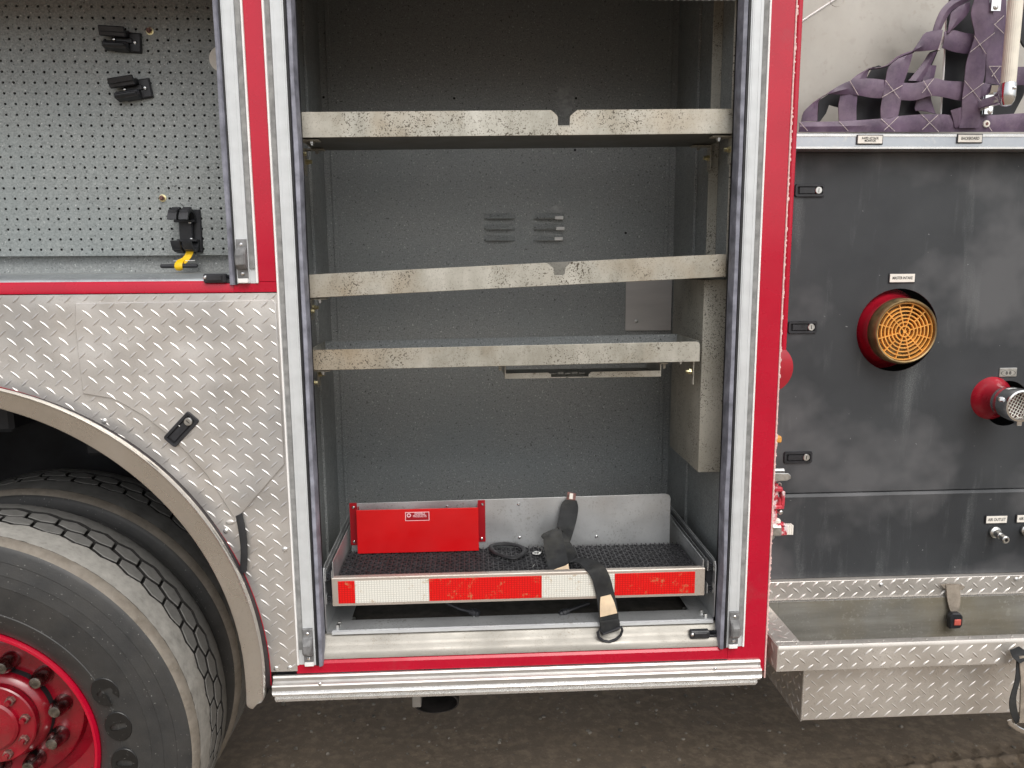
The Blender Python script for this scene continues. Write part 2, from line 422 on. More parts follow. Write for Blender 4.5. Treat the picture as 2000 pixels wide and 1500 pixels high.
def text_obj(name, body, size, c, parent, matk='ink', extr=.0002, rot=(rad(90), 0, 0), offset=0, sx=1, align='CENTER', label=None):
    cu = bpy.data.curves.new('lettering', 'FONT'); cu.body = body; cu.size = size; cu.extrude = extr; cu.offset = offset
    cu.align_x = align; cu.align_y = 'CENTER'; cu.resolution_u = 3; cu.space_line = .8
    t = bpy.data.objects.new('tmp', cu); COL.objects.link(t)
    dg = bpy.context.evaluated_depsgraph_get()
    me = bpy.data.meshes.new_from_object(t.evaluated_get(dg)); bpy.data.objects.remove(t)
    for v in me.vertices: v.co.x *= sx
    me.materials.clear(); me.materials.append(M_[matk])
    return place(me, name, parent, label, loc=c, rot=rot)

def inpoly(x, z, poly):
    r = False; n = len(poly)
    for i in range(n):
        x1, z1 = poly[i]; x2, z2 = poly[(i + 1) % n]
        if (z1 > z) != (z2 > z) and x < (x2 - x1) * (z - z1) / (z2 - z1) + x1: r = not r
    return r

def tread_bars(b, poly, tf, pitch=.0375, ln=.0285, wd=.0058, h=.0016, off=(0, 0), hole=None, mi=0, ang=42):
    """raised lens shaped bars of tread plate inside polygon poly (u, v); tf maps (u, v, height) to world"""
    us = [p[0] for p in poly]; vs_ = [p[1] for p in poly]
    u0, u1, v0, v1 = min(us), max(us), min(vs_), max(vs_)
    nu = int((u1 - u0) / pitch) + 3; nv = int((v1 - v0) / pitch) + 3
    for i in range(-1, nu):
        for j in range(-1, nv):
            for kind in (0, 1):
                u = u0 + off[0] + (i + .5 * kind) * pitch; v = v0 + off[1] + (j + .5 * kind) * pitch
                a = rad(ang) if kind == 0 else rad(180 - ang)
                du, dv = math.cos(a), math.sin(a)
                def ok(uu, vv): return inpoly(uu, vv, poly) and not (hole and inpoly(uu, vv, hole))
                if not ok(u, v): continue
                la = lb = ln / 2
                while la > .004 and not ok(u - du * la, v - dv * la): la -= .003
                while lb > .004 and not ok(u + du * lb, v + dv * lb): lb -= .003
                if la + lb < .012: continue
                w = wd / 2; jit = random.uniform(-.0005, .0005); hh = h * random.uniform(.85, 1.1)
                pu, pv = -dv, du
                def q(s_, t_, z_): return tf(u + du * s_ + pu * t_ + jit, v + dv * s_ + pv * t_, z_)
                vv = [q(-la, 0, 0), q(-la * .35, -w * .8, 0), q(0, -w, 0), q(lb * .35, -w * .8, 0), q(lb, 0, 0), q(lb * .35, w * .8, 0), q(0, w, 0), q(-la * .35, w * .8, 0),
                      q(-la * .6, 0, hh * .8), q(0, 0, hh), q(lb * .6, 0, hh * .8)]
                b.raw(vv, [(0, 1, 8), (1, 2, 9, 8), (2, 3, 10, 9), (3, 4, 10), (4, 5, 10), (5, 6, 9, 10), (6, 7, 8, 9), (7, 0, 8)], mi)

def rivet_mesh(r=.006, h=.003, m='steel', hexa=False):
    b = B(m)
    if hexa: b.lathe([(r, 0), (r, -h), (r * .8, -h * 1.15), (0, -h * 1.15)], (0, 0, 0), 6)
    else:
        b.lathe([(r, 0), (r * .95, -h * .4), (r * .6, -h * .9), (r * .25, -h), (r * .2, -h * .75), (0, -h * .7)], (0, 0, 0), 10)
    return b.mesh('rivet')
RV = rivet_mesh(.0065, .0035, 'polished'); RVS = rivet_mesh(.0045, .003, 'chrome'); HEX = rivet_mesh(.0075, .006, 'brassnut', True)
HEXS = rivet_mesh(.0058, .006, 'steel', True)
def rivets(name, me, pts, parent, rot=None, label=None):
    for p in pts: place(me, name, parent, label, loc=p, rot=rot)

# ------------------------------------------------------------------ ground
GZ = -.085
def build_ground():
    nx, ny = 300, 260
    xs = np.concatenate([np.linspace(-3, -1.3, 12)[:-1], np.linspace(-1.3, 2.6, nx), np.linspace(2.6, 4, 12)[1:]])
    ysr = np.concatenate([np.linspace(-1.6, -.6, 10)[:-1], np.linspace(-.6, 2.6, ny), np.linspace(2.6, 4, 10)[1:]])
    v = []; 
    for y in ysr:
        for x in xs:
            n1 = noise.noise(Vector((x * 1.3, y * 1.3, 3))) * .012
            n2 = noise.noise(Vector((x * 7, y * 7, 1))) * .004 + noise.noise(Vector((x * 19, y * 23, 5))) * .0022
            n3 = noise.noise(Vector((x * 45, y * 45, 9))) * .0010
            e = min(1, (x + 3) * 2, (4 - x) * 2, (y + 1.6) * 2, (4 - y) * 2); e = max(0, e)
            h = (n1 + n2 + n3) * e
            # tyre print: rows of hexagonal blocks pressed into the dirt on the right
            t = y - (.47 + .10 * (x - 1.2))
            if abs(t) < .16 and x > 1.05:
                fade = min(1, (x - 1.05) * 3) * min(1, (.16 - abs(t)) * 25)
                r = int((t + .16) / .08); s = ((x + r * .045) / .09) % 1.0; u = ((t + .16) / .08) % 1.0
                d = min(u, 1 - u) * .08
                d2 = min(abs(s - .5 - .12 * (u - .5)) * .09 if True else 1, 9)
                zig = abs(((x / .045) % 2) - 1) * .012
                g = min(abs(d - zig * .5), d2)
                h += fade * (.010 if g < .005 else (-.004 if g > .009 else .003))
            v.append((x, y, GZ + h))
    nX, nY = len(xs), len(ysr); f = []
    for j in range(nY - 1):
        for i in range(nX - 1): a = j * nX + i; f.append((a, a + 1, a + nX + 1, a + nX))
    # flat apron to the horizon
    k = len(v); x0, x1, y0, y1 = -3, 4, -1.6, 4; R = 600
    v += [(x0, y0, GZ), (x1, y0, GZ), (x1, y1, GZ), (x0, y1, GZ), (-R, -R, GZ), (R, -R, GZ), (R, R, GZ), (-R, R, GZ)]
    f += [(k + 4, k + 5, k + 1, k), (k + 5, k + 6, k + 2, k + 1), (k + 6, k + 7, k + 3, k + 2), (k + 7, k + 4, k, k + 3)]
    me = bpy.data.meshes.new('ground'); me.from_pydata(v, [], f); me.materials.append(M_['ground'])
    for p in me.polygons: p.use_smooth = True
    place(me, 'ground', kind='structure')
build_ground()
def pebbles():
    b = B('pebble')
    for i in range(2200):
        x = random.uniform(-.9, 2.3); y = random.uniform(-.3, 1.6); r = random.choice((.0015, .002, .003, .003, .004, .007)) * random.uniform(.7, 1.3)
        g = bmesh.ops.create_icosphere(b.bm, subdivisions=1, radius=r)
        for q in g['verts']: q.co = Vector((q.co.x * random.uniform(.8, 1.3), q.co.y * random.uniform(.8, 1.3), q.co.z * .7)) + Vector((x, y, GZ + r * .2))
    b.build('gravel', kind='stuff')
pebbles()

# ------------------------------------------------------------------ the truck
T = thing('fire_truck', 'red fire truck seen from the side with two equipment compartments open', 'fire truck', (0, .6, GZ))
XL, XR, ZT = -2.15, 2.7, 2.85

b = B('red', 'redchip', 'dark')
b.prismx([(.05, 1.608), (.05, 1.640), (.012, 1.640), (.003, 1.632), (0, 1.626), (.0, 1.608)], XL, -.5355)
b.box(-.515, -.396, .003, .05, 1.608, ZT, .0015); b.box(-.5355, -.5152, .006, .05, 1.6505, ZT, mi=2); b.box(-.5355, -.5152, .003, .05, 1.608, 1.650); b.box(-.3958, -.3755, .006, .05, 1.608, ZT, mi=2)
b.box(-.5355, -.438, -.0005, .0025, 1.608, 1.6305, .0008)
b.box(-.441, -.396, .003, .05, .676, 1.6075); b.box(-.3958, -.3755, .006, .05, .712, 1.6075, mi=2)
b.prismx([(.05, .676), (.05, .706), (.012, .708), (.004, .706), (0, .700), (0, .676)], -.441, .6133)
b.box(.6335, .7305, .0, .05, .64, ZT, .0015); b.box(.6135, .6333, .006, .05, .712, ZT, mi=2); b.box(.6135, .6333, .0, .05, .676, .7115)
b.box(-.479, -.438, -.0004, .0026, 1.631, ZT, .0015)
b.box(.7307, .7345, -.001, .05, .62, ZT, .001, mi=1)
b.box(.7307, .734, .051, 2.3, .62, ZT, 0)
b.box(XL, .73, .0, .05, 2.30, ZT)
b.box(XL, .73, 2.28, 2.3, .62, ZT)
b.box(XL, .73, .05, 2.3, ZT - .02, ZT - .001)
body = b.build('body_panel', T)
# chips along the edge of the body column
b = B('redchip')
for i in range(120):
    z = random.uniform(.64, 2.24); r = random.uniform(.0008, .0026)
    b.ball((.7345 + random.uniform(-.001, .0008), -.0005, z), r, sc=(1, .35, random.uniform(1, 2.6)), n=6)
b.build('paint_chips', T, kind='stuff')
b = B('red'); b.tube([(.744, .012, 1.46), (.744, .012, ZT)], .0075, 12)
b.build('corner_tube', T)
b = B('dark')
b.box(-.49, .73, .06, 2.27, .660, .672)
b.box(-2.1, -.45, .30, 2.2, 1.45, 1.60)
b.box(-.5, .7, .70, 2.25, .68, 2.7)
b.box(.74, XR, .62, 2.2, .72, 1.9)
b.box(-.49, XR, 1.05, 1.12, .50, .65)
b.build('underbody', T)

# lower left diamond plate with the wheel arch cut out
CC, CR = (-1.25, .675), .7465
arc = [(CC[0] + CR * math.cos(rad(a)), CC[1] + CR * math.sin(rad(a))) for a in np.arange(2, 179, 3)]
platepoly = [(-.4385, 1.606), (-.4385, .684), (CC[0] + CR, .684)] + arc + [(CC[0] - CR, .684), (XL, .684), (XL, 1.606)]
def px0(pts): return [(P(a, c, 0).x, P(a, c, 0).z) for a, c in pts]
door = px0([(150, 592), (534, 586), (540, 592), (548, 740), (557, 905), (462, 1014), (405, 925), (345, 860), (285, 812), (225, 778), (165, 768), (150, 640)])
b = B('diamond')
b.prism(platepoly, -.003, .02, bev=0)
tread_bars(b, platepoly, lambda u, v, h: Vector((u, -.003 - h, v)), off=(.012, .0115), hole=door, h=.0013, wd=.0062)
plate = b.build('diamond_plate', T)
b = B('diamond', 'blackp')
b.prism(door, -.0080, -.0032, bev=.0015)
tread_bars(b, [(x * 1 + 0, z) for x, z in door], lambda u, v, h: Vector((u, -.0080 - h, v)), off=(.010, .020), h=.0013, wd=.0062)
acc = b.build('access_door', T, label='raised diamond plate access door with a slanted black latch')

def latch(c, yaw, y, parent, L=.082, Wd=.033, name='latch'):
    """flush black paddle latch with a round silver lock, long axis turned by yaw in the wall plane"""
    def rr(l, w, r, n=4):
        o = []
        for cx, cz, a0 in ((l / 2 - r, w / 2 - r, 0), (-l / 2 + r, w / 2 - r, 90), (-l / 2 + r, -w / 2 + r, 180), (l / 2 - r, -w / 2 + r, 270)):
            for k in range(n + 1): a = rad(a0 + 90 * k / n); o.append((cx + r * math.cos(a), cz + r * math.sin(a)))
        return o
    ca, sa = math.cos(yaw), math.sin(yaw)
    def tr(p): return (c[0] + p[0] * ca - p[1] * sa, c[1] + p[0] * sa + p[1] * ca)
    b = B('blackp', 'dark', 'steel', 'greyp')
    outer = rr(L, Wd, .006); inner = rr(L - .014, Wd - .014, .003)
    n = len(outer)
    V = [(*(lambda q: (q[0], y, q[1]))(tr(p)),) for p in outer] + [(lambda q: (q[0], y - .0045, q[1]))(tr((p[0] * .96, p[1] * .93))) for p in outer] + \
        [(lambda q: (q[0], y - .0045, q[1]))(tr(p)) for p in inner] + [(lambda q: (q[0], y - .0003, q[1]))(tr(p)) for p in inner]
    Fc = []
    for k in range(3):
        for i in range(n):
            j = (i + 1) % n; Fc.append((k * n + i, k * n + j, (k + 1) * n + j, (k + 1) * n + i))
    b.raw(V, Fc, 0); b.raw(V[3 * n:], [tuple(range(n))], 1)
    pad = [tr(p) for p in ((-L / 2 + .013, -.0075), (L / 2 - .028, -.0075), (L / 2 - .028, .0075), (-L / 2 + .013, .0075))]
    b.prism(pad, y - .0035, y - .0005, 0)
    q = tr((L / 2 - .0185, 0))
    b.lathe([(.0095, 0), (.0095, -.005), (.0085, -.0062), (.0, -.0062)], (q[0], y, q[1]), 18, 2)
    kk = [tr((L / 2 - .0185 + a, c_)) for a, c_ in ((-.0008, -.005), (.0008, -.005), (.0008, .005), (-.0008, .005))]
    b.prism(kk, y - .0066, y - .006, 1)
    o = b.build(name, parent); return o
lp = P(357, 837, 0)
q1, q2 = P(340, 858, 0), P(377, 818, 0)
latch((lp.x, lp.z), math.atan2(q2.z - q1.z, q2.x - q1.x), -.0083, acc, L=.088, Wd=.036)
rivets('rivet', RV, [P(a, c, 0) + Vector((0, -.003, 0)) for a, c in ((205, 822), (442, 1036), (557, 1072), (540, 1304), (567, 1303))], plate)
b = B('diamond'); b.ball(P(449, 1020, -.004), .008, sc=(1.3, .3, .8), n=12); b.build('lock_tab', plate)
b = B('blackrub'); q = [(P(460, 1008, -.01), P(472, 1003, -.01)), (P(466, 1040, -.014), P(480, 1040, -.014)), (P(470, 1080, -.018), P(483, 1080, -.018)), (P(467, 1123, -.018), P(481, 1117, -.018))]
b.ribbon(q, .004, wav=.002); b.build('rubber_strip', T)

# arch gasket and trim
def arcpts(c, r, a0, a1, st=3):
    return [(c[0] + r * math.cos(rad(a)), c[1] + r * math.sin(rad(a))) for a in np.arange(a0, a1 + .01, st)]
b = B('gasket', 'red')
A = arcpts(CC, CR - .0005, -3, 183); I = arcpts((-1.235, .69), .722, -3, 183); n = len(A)
for (ya, yb, r1, r2, mi) in ((-.002, .03, A, I, 0),):
    V = [(p[0], -.0035, p[1]) for p in r1] + [(p[0], -.033, p[1]) for p in arcpts((-1.227, .705), .7165, -3, 183)] + [(p[0], yb, p[1]) for p in r2] + [(p[0], yb, p[1]) for p in r1]
    b.raw(V, [(k * n + i, k * n + i + 1, ((k + 1) % 4) * n + i + 1, ((k + 1) % 4) * n + i) for k in range(4) for i in range(n - 1)], 0)
RD = arcpts(CC, CR + .0012, -2, 182); RE = arcpts(CC, CR - .0012, -2, 182); n2 = len(RD)
b.raw([(p[0], -.0045, p[1]) for p in RD] + [(p[0], -.0045, p[1]) for p in RE], [(i, i + 1, n2 + i + 1, n2 + i) for i in range(n2 - 1)], 1)
b.build('arch_gasket', T)
b = B('trim')
prof = [(1.0, -.033, 'o'), (1.0, -.037, 'o'), (.985, -.043, 'o'), (.955, -.046, 'o'), (.90, -.044, 'o'), (.80, -.040, 'o'), (.10, -.034, 'o'), (0.0, -.030, 'o'), (0, .0, 'o')]
OC, OR, IC, IR = (-1.227, .705), .719, (-1.262, .680), .705
rows = []
for a in np.arange(-5, 185.1, 2.5):
    o_ = (OC[0] + OR * math.cos(rad(a)), OC[1] + OR * math.sin(rad(a))); i_ = (IC[0] + IR * math.cos(rad(a)), IC[1] + IR * math.sin(rad(a)))
    if a < 0: i_ = (i_[0] + (-a) * .0003, i_[1])
    rows.append([(i_[0] + (o_[0] - i_[0]) * t, y, i_[1] + (o_[1] - i_[1]) * t) for t, y, _ in prof])
V = [p for r in rows for p in r]; k = len(prof)
b.raw(V, [(i * k + j, i * k + j + 1, (i + 1) * k + j + 1, (i + 1) * k + j) for i in range(len(rows) - 1) for j in range(k - 1)])
# rounded lower ends
for row, sgn in ((rows[0], 1), (rows[-1], -1)):
    rr_ = []
    for t in (0, 25, 50, 70, 90):
        ins = .014 * (1 - math.cos(rad(t))); dz = .014 * math.sin(rad(t)); w_ = row[0][0] - row[-1][0]; cx = (row[0][0] + row[-1][0]) / 2
        rr_.append([(cx + (p[0] - cx) * (1 - 2 * ins / abs(w_)), p[1], p[2] - dz) for p in row])
    V = [p for r in rr_ for p in r]
    b.raw(V, [(i * k + j, i * k + j + 1, (i + 1) * k + j + 1, (i + 1) * k + j) for i in range(4) for j in range(k - 1)] + [tuple(range(4 * k, 5 * k))])
b.build('wheel_arch_trim', T, sharp=40)
b = B('darkblue')
W_ = arcpts(CC, .73, -5, 185, 4); n = len(W_)
b.raw([(p[0], .02, p[1]) for p in W_] + [(p[0], .98, p[1]) for p in W_], [(i, i + 1, n + i + 1, n + i) for i in range(n - 1)])
b.box(-2.1, -.45, .985, 1.0, .1, 1.5)
b.box(-1.28, -1.20, .25, .9, 1.24, 1.34, .01); b.box(-1.05, -.98, .3, .8, 1.16, 1.30, .01); b.box(-.80, -.74, .25, .6, 1.02, 1.14, .01)
b.build('wheel_well', T)

# ------------------------------------------------------------------ wheels
WC = Vector((-1.268, 0, .482))
HWB, HAB, YA, YB_ = .0275, .0175, .064, .1105
def tread_blocks(b, y0, r, dr, mi, npitch=46):
    """two interlocked rows of elongated hexagonal blocks with narrow grooves between them"""
    ph = 2 * math.pi / npitch
    for row, (yc, off) in enumerate(((YA, 0), (YB_, .5))):
        for k in range(npitch):
            a = (k + off) * ph; hl = ph * .448; hw, ha = HWB * .82, HAB * .74
            pts = [(-hl, -ha), (0, -hw), (hl, -ha), (hl, ha), (0, hw), (-hl, ha)]
            pts = [(p[0] + p[1] * .18 / .565, p[1]) for p in pts]
            V = []; jt = random.uniform(-.0008, .0006)
            for rr, sc in ((r - .003, 1.0), (r + dr - .0014 + jt, 1.0), (r + dr + jt, .94)):
                for da, dy in pts: V.append((WC.x + rr * math.cos(a + da * sc), y0 + yc + dy * sc, WC.z + rr * math.sin(a + da * sc)))
            F_ = [tuple(range(12, 18))] + [(l * 6 + i, l * 6 + (i + 1) % 6, (l + 1) * 6 + (i + 1) % 6, (l + 1) * 6 + i) for l in range(2) for i in range(6)]
            b.raw(V, F_[:1] + F_[7:], mi); b.raw(V, F_[1:7], 1)
def ribs(b, y0, r, dr, mi, mi2, npitch=46):
    """outer and inner shoulder ribs with zigzag edges facing the tread blocks"""
    n = npitch * 8
    for side in (0, 1):
        V = []; Fc = []; Fg = []
        for k in range(n):
            a = 2 * math.pi * k / n
            t = (k / 8 + (0 if side == 0 else .5)) % 1.0; t = abs((t + .5) % 1.0 - .5) * 2
            hh = HWB - (HWB - HAB) * t
            if side == 0: e = y0 + YA - hh - .0032; ys = [y0 - .0405, y0 - .038, e - .002, e]; rs = [.5648, r + dr, r + dr, r - .004]
            else: e = y0 + YB_ + hh + .0032; ys = [e, e + .002, y0 + .170, y0 + .192]; rs = [r - .004, r + dr, r + dr, r + dr * .3]
            for y, q in zip(ys, rs):
                jj = (random.uniform(-.0012, .0012) if q > r else 0)
                V.append((WC.x + (q + jj * .5) * math.cos(a), y, WC.z + (q + jj * .5) * math.sin(a)))
        for k in range(n):
            j = (k + 1) % n
            for m in range(3): (Fg if m == (2 if side == 0 else 0) else Fc).append((k * 4 + m, j * 4 + m, j * 4 + m + 1, k * 4 + m + 1))
        b.raw(V, Fc, mi if side == 0 else mi2); b.raw(V, Fg, 1)
def tyre(y0, parent, outer=True):
    """y0 = where the middle tread begins; the pale shoulder rib lies in front of it"""
    b = B('sidewall', 'groove', 'treadtop', 'shoulder', 'shoulderedge')
    f = y0 - .075
    prof = [(.318, f + .035), (.330, f + .018), (.352, f + .004), (.385, f - .008), (.392, f - .0095), (.394, f - .0082), (.43, f - .012), (.462, f - .011), (.4635, f - .0125), (.490, f - .008), (.4915, f - .0098),
            (.520, f - .003), (.5215, f - .0045), (.543, f + .001), (.5535, f + .006), (.562, f + .018), (.5645, f + .034)]
    prof += [(.554, f + .02), (.553, y0 + .19), (.551, y0 + .195), (.535, y0 + .215), (.50, y0 + .228), (.42, y0 + .232), (.33, y0 + .21), (.318, y0 + .19)]
    mis = [0] * 14 + [4] * 2 + [1] * 12
    b.lathe(prof, WC, 144, mis=mis[:len(prof) - 1])
    ribs(b, y0, .553, .012, 3 if outer else 2, 2)
    tread_blocks(b, y0, .553, .012, 2)
    return b.build('tyre', parent, sharp=35)
wh = place(None, 'wheel', T, 'outer rear wheel with red hub and dusty tread', loc=WC)
t1 = tyre(.086, wh)
wh2 = place(None, 'wheel', T, 'inner rear wheel set behind the outer one', loc=WC + Vector((0, .4, 0)))
tyre(.440, wh2, False)
b = B('redinner', 'dark')
b.lathe([(.26, .2), (.26, .0), (.1, .0)], WC + Vector((0, .45, 0)), 48); b.build('rim', wh2)
# sidewall lettering, read clockwise, tops outward
word = 'GOODYEAR'
def glyph(ch, w, h):
    """fat letter outlines (u along the reading direction, v radial)"""
    b = B('letter')
    def ring(outer, inner, hh=.0016):
        n = len(outer)
        V = [(u, v, 0) for u, v in outer] + [(u * .96, v * .96, hh) for u, v in outer] + [(u, v, hh) for u, v in inner] + [(u, v, -.0002) for u, v in inner]
        b.raw(V, [(k * n + i, k * n + (i + 1) % n, (k + 1) * n + (i + 1) % n, (k + 1) * n + i) for k in range(3) for i in range(n)])
    N = 32
    if ch in 'OGD':
        out = []
        for i in range(N):
            a = 2 * math.pi * i / N; c, s = math.cos(a), math.sin(a)
            p = 1.0 if ch != 'D' else .7
            out.append((w / 2 * math.copysign(abs(c) ** p, c), h / 2 * math.copysign(abs(s) ** p, s)))
        inn = []
        for i in range(N):
            a = 2 * math.pi * i / N; c, s = math.cos(a), math.sin(a)
            inn.append((w * .11 * math.copysign(abs(c) ** .5, c), h * .30 * math.copysign(abs(s) ** .7, s)))
        if ch == 'G':
            keep = [i for i in range(N) if not (0 <= i <= 3)]
            n = len(keep); o = [out[i] for i in keep]; q = [inn[i] for i in keep]
            V = [(u, v, 0) for u, v in o] + [(u * .96, v * .96, .0016) for u, v in o] + [(u, v, .0016) for u, v in q] + [(u, v, 0) for u, v in q]
            b.raw(V, [(k * n + i, k * n + i + 1, (k + 1) * n + i + 1, (k + 1) * n + i) for k in range(3) for i in range(n - 1)])
            b.raw([(.002, -.001, .0017), (w * .5, -.001, .0017), (w * .5, -h * .16, .0017), (.002, -h * .16, .0017)], [(0, 1, 2, 3)])
        else: ring(out, inn)
        return b.mesh('letter')
    return None
for i, ch in enumerate(word):
    if i == 0: cpt = P(205, 1352, -.001)
    if i == 1: cpt = P(231, 1419, -.001)
    if i == 2: cpt = P(243, 1490, -.001)
    if i <= 2:
        dx, dz = cpt.x - WC.x, cpt.z - WC.z; th = math.atan2(dz, dx); r_ = math.hypot(dx, dz)
        if i == 1: thO = th; rO = r_
        if i == 2: st = th - thO
    else: th = thO + st * (i - 1) ; r_ = rO
    g = glyph(ch, .078 if i else .076, .066)
    if g is None:
        g = text_obj('letter', ch, .085, (0, 0, 0), None, 'letter', .0008, offset=.004); me = g.data; bpy.data.objects.remove(g); g = me
    o = place(g, 'letter', wh)
    Rm = Matrix(((math.sin(th), math.cos(th), 0), (0, 0, -1), (-math.cos(th), math.sin(th), 0)))
    o.rotation_euler = Rm.to_euler()
    o.location = Vector((WC.x + r_ * math.cos(th), -.0008, WC.z + r_ * math.sin(th))) - world_loc(wh)
    o['label'] = 'raised dark letter ' + ch + ' on the sidewall'
# outer rim, disc, hub
b = B('redinner', 'dark', 'red')
b.lathe([(.322, .060), (.322, .036), (.317, .029), (.311, .029), (.307, .034), (.306, .050), (.296, .064), (.288, .09), (.284, .16), (.272, .215), (.232, .232), (.205, .222), (.200, .205), (.196, .203), (.120, .203), (.118, .215), (.05, .215)],
        WC, 96, mis=[2] * 5 + [0] * 11)
b.build('rim', wh)
b = B('redinner', 'dark')
b.lathe([(.128, .26), (.126, .185), (.118, .172), (.104, .165), (.104, .158), (.109, .157), (.109, .142), (.106, .139), (.070, .139), (.068, .132), (.062, .128), (.0, .127)], WC, 64, mis=[1, 0, 0, 1, 0, 0, 0, 0, 0, 0, 0])
hub = b.build('hub', wh)
b = B('nutmetal'); b.lathe([(.024, .0), (.025, -.004), (.0235, -.018), (.021, -.038), (.015, -.050), (.0, -.054)], (0, 0, 0), 18); nutme = b.mesh('lug_nut')
b = B('rustsstud', 'redinner')
b.lathe([(.0125, 0), (.0125, -.010), (.011, -.0115), (.0075, -.012)], (0, 0, 0), 6, 0); b.lathe([(.0075, -.012), (.0068, -.021), (.0, -.0215)], (0, 0, 0), 10, 1)
studme = b.mesh('hub_bolt')
for k in range(10):
    a = rad(-28 + 36 * k)
    place(nutme, 'lug_nut', wh, loc=(WC.x + .152 * math.cos(a), .203, WC.z + .152 * math.sin(a)))
for k in range(9):
    a = rad(12 + 40 * k)
    place(studme, 'hub_bolt', wh, loc=(WC.x + .088 * math.cos(a), .139, WC.z + .088 * math.sin(a)))

# ------------------------------------------------------------------ rocker trim and exhaust
b = B('alu_rock', 'polished')
prof = [(.0, .674), (-.006, .674), (-.009, .670), (-.009, .662), (-.013, .659), (-.020, .657), (-.0225, .654), (-.0225, .643), (-.026, .641), (-.029, .638), (-.029, .634), (-.025, .632), (-.025, .629), (-.031, .627), (-.031, .621), (-.026, .618), (0, .618)]
V = []; ks = len(prof)
for xx in (-.4975, .716): 
    for y, z in prof:
        dx = -max(0, (.642 - z)) * .9 if xx > 0 else max(0, (.642 - z)) * .5
        V.append((xx + dx, y, z))
b.raw(V, [(i, i + 1, ks + i + 1, ks + i) for i in range(ks - 1)] + [tuple(range(ks)), tuple(range(ks, 2 * ks))[::-1]], smooth=False)
for f in b.bm.faces:
    if f.calc_center_median().z < .642 and len(f.verts) == 4: f.material_index = 1
rk = b.build('rocker_trim', T, sharp=20)
rivets('screw', RVS, [P(625, 1336, -.0225), P(1397, 1306, -.0225)], rk)
b = B('pipeblk', 'greystreak')
ec = P(852, 1380, .16); pts = []
for r_, yy, mi in ((1, 0, 0),): pass
n = 32; rings = []
for (s_, yy) in ((1.0, .16), (1.0, .60)):
    rings.append([(ec.x + .062 * s_ * math.cos(2 * math.pi * k / n), yy, ec.z + .010 + .030 * s_ * math.sin(2 * math.pi * k / n)) for k in range(n)])
for (s_, yy) in ((.93, .16), (.93, .5)):
    rings.append([(ec.x + .062 * s_ * math.cos(2 * math.pi * k / n), yy, ec.z + .010 + .030 * s_ * math.sin(2 * math.pi * k / n)) for k in range(n)])
V = sum(rings, [])
for a_, c_ in ((0, 1), (0, 2), (2, 3)):
    b.raw(V, [(a_ * n + k, a_ * n + (k + 1) % n, c_ * n + (k + 1) % n, c_ * n + k) for k in range(n)])
b.raw(rings[3], [tuple(range(n))])
b.box(ec.x - .064, ec.x - .040, .15, .40, ec.z + .005, ec.z + .06, .002, mi=1)
b.build('exhaust_pipe', T)

# ------------------------------------------------------------------ door tracks
def track(x0, s, zb, zt, label, zfelt):
    """x0 = edge next to the red paint, s = direction towards the opening"""
    tr = None
    def bx(b, a, c, *r, **k): b.box(min(x0 + s * a, x0 + s * c), max(x0 + s * a, x0 + s * c), *r, **k)
    b = B('white', 'whitethin')
    bx(b, 0, .0045, -.006, .0028, zb, zt, .0008, mi=1)
    bx(b, .0045, .0175, -.0015, .0028, zb, zt)
    bx(b, .0175, .0435, -.008, .0028, zb, zt, .0012)
    bx(b, .0435, .0455, -.006, .0028, zb, zt)
    for q in (.024, .0385): bx(b, q, q + .0006, -.0086, -.0078, zb, zt)
    t = b.build('door_track', T, label)
    b = B('stripgrey'); bx(b, .006, .0165, -.0045, -.0016, zfelt, zt, .0005); b.build('felt_strip', t)
    # rubber seal with a slightly wavy lip
    b = B('seal', 'blackrub')
    V = []; zs = np.arange(zb - .003, zt, .03); L = .0455
    for z in zs:
        w = noise.noise(Vector((z * 5, x0 * 9, 0))) * .0022
        for a, y in ((L, -.004), (L + .005, -.0045), (L + .0055, -.001), (L + .009, -.009 + w), (L + .0165 + w, -.006 + w), (L + .0195 + w, .010), (L + .0185 + w, .03), (L, .03)):
            V.append((x0 + s * a, y, z))
    k = 8; b.raw(V, [(i * k + j, i * k + j + 1, (i + 1) * k + j + 1, (i + 1) * k + j) for i in range(len(zs) - 1) for j in range(k - 1)], 0)
    for f in b.bm.faces:
        c = f.calc_center_median(); 
        if abs(c.x - x0) < L + .0058: f.material_index = 1
    b.build('rubber_seal', t, sharp=50)
    # worn guide block at the foot of the track
    b = B('greyp', 'blackp')
    cx = x0 + s * .0305
    V = []; zz = [(0, .004), (.010, .005), (.018, .006), (.022, .016), (.030, .024), (.050, .024), (.060, .017), (.066, .008), (.084, .006), (.086, .003)]
    for z, h in zz:
        for a, hh in ((-.0115, 0), (-.0115, h * .8), (-.008, h), (.008, h), (.0115, h * .8), (.0115, 0)): V.append((cx + a, -.0082 - hh, zb + .012 + z))
    k = 6; m = len(zz); b.raw(V, [(i * k + j, i * k + j + 1, (i + 1) * k + j + 1, (i + 1) * k + j) for i in range(m - 1) for j in range(k - 1)] + [tuple(range(k)), tuple(range((m - 1) * k, m * k))])
    b.build('guide_block', t, sharp=30)
    rivets('screw', RVS, [(cx, -.0142, zb + .022), (cx, -.0145, zb + .086)], t)
    b = B('whitethin'); bx(b, .020, .042, -.015, -.008, zb + .001, zb + .011, .001); b.build('end_clip', t)
    return t
track(-.479, -1, 1.628, ZT, 'door track on the right side of the left compartment', 1.66)
track(-.438, 1, .700, ZT, 'door track on the left side of the shelf compartment', .74)
track(.674, -1, .710, ZT, 'door track on the right side of the shelf compartment', .74)

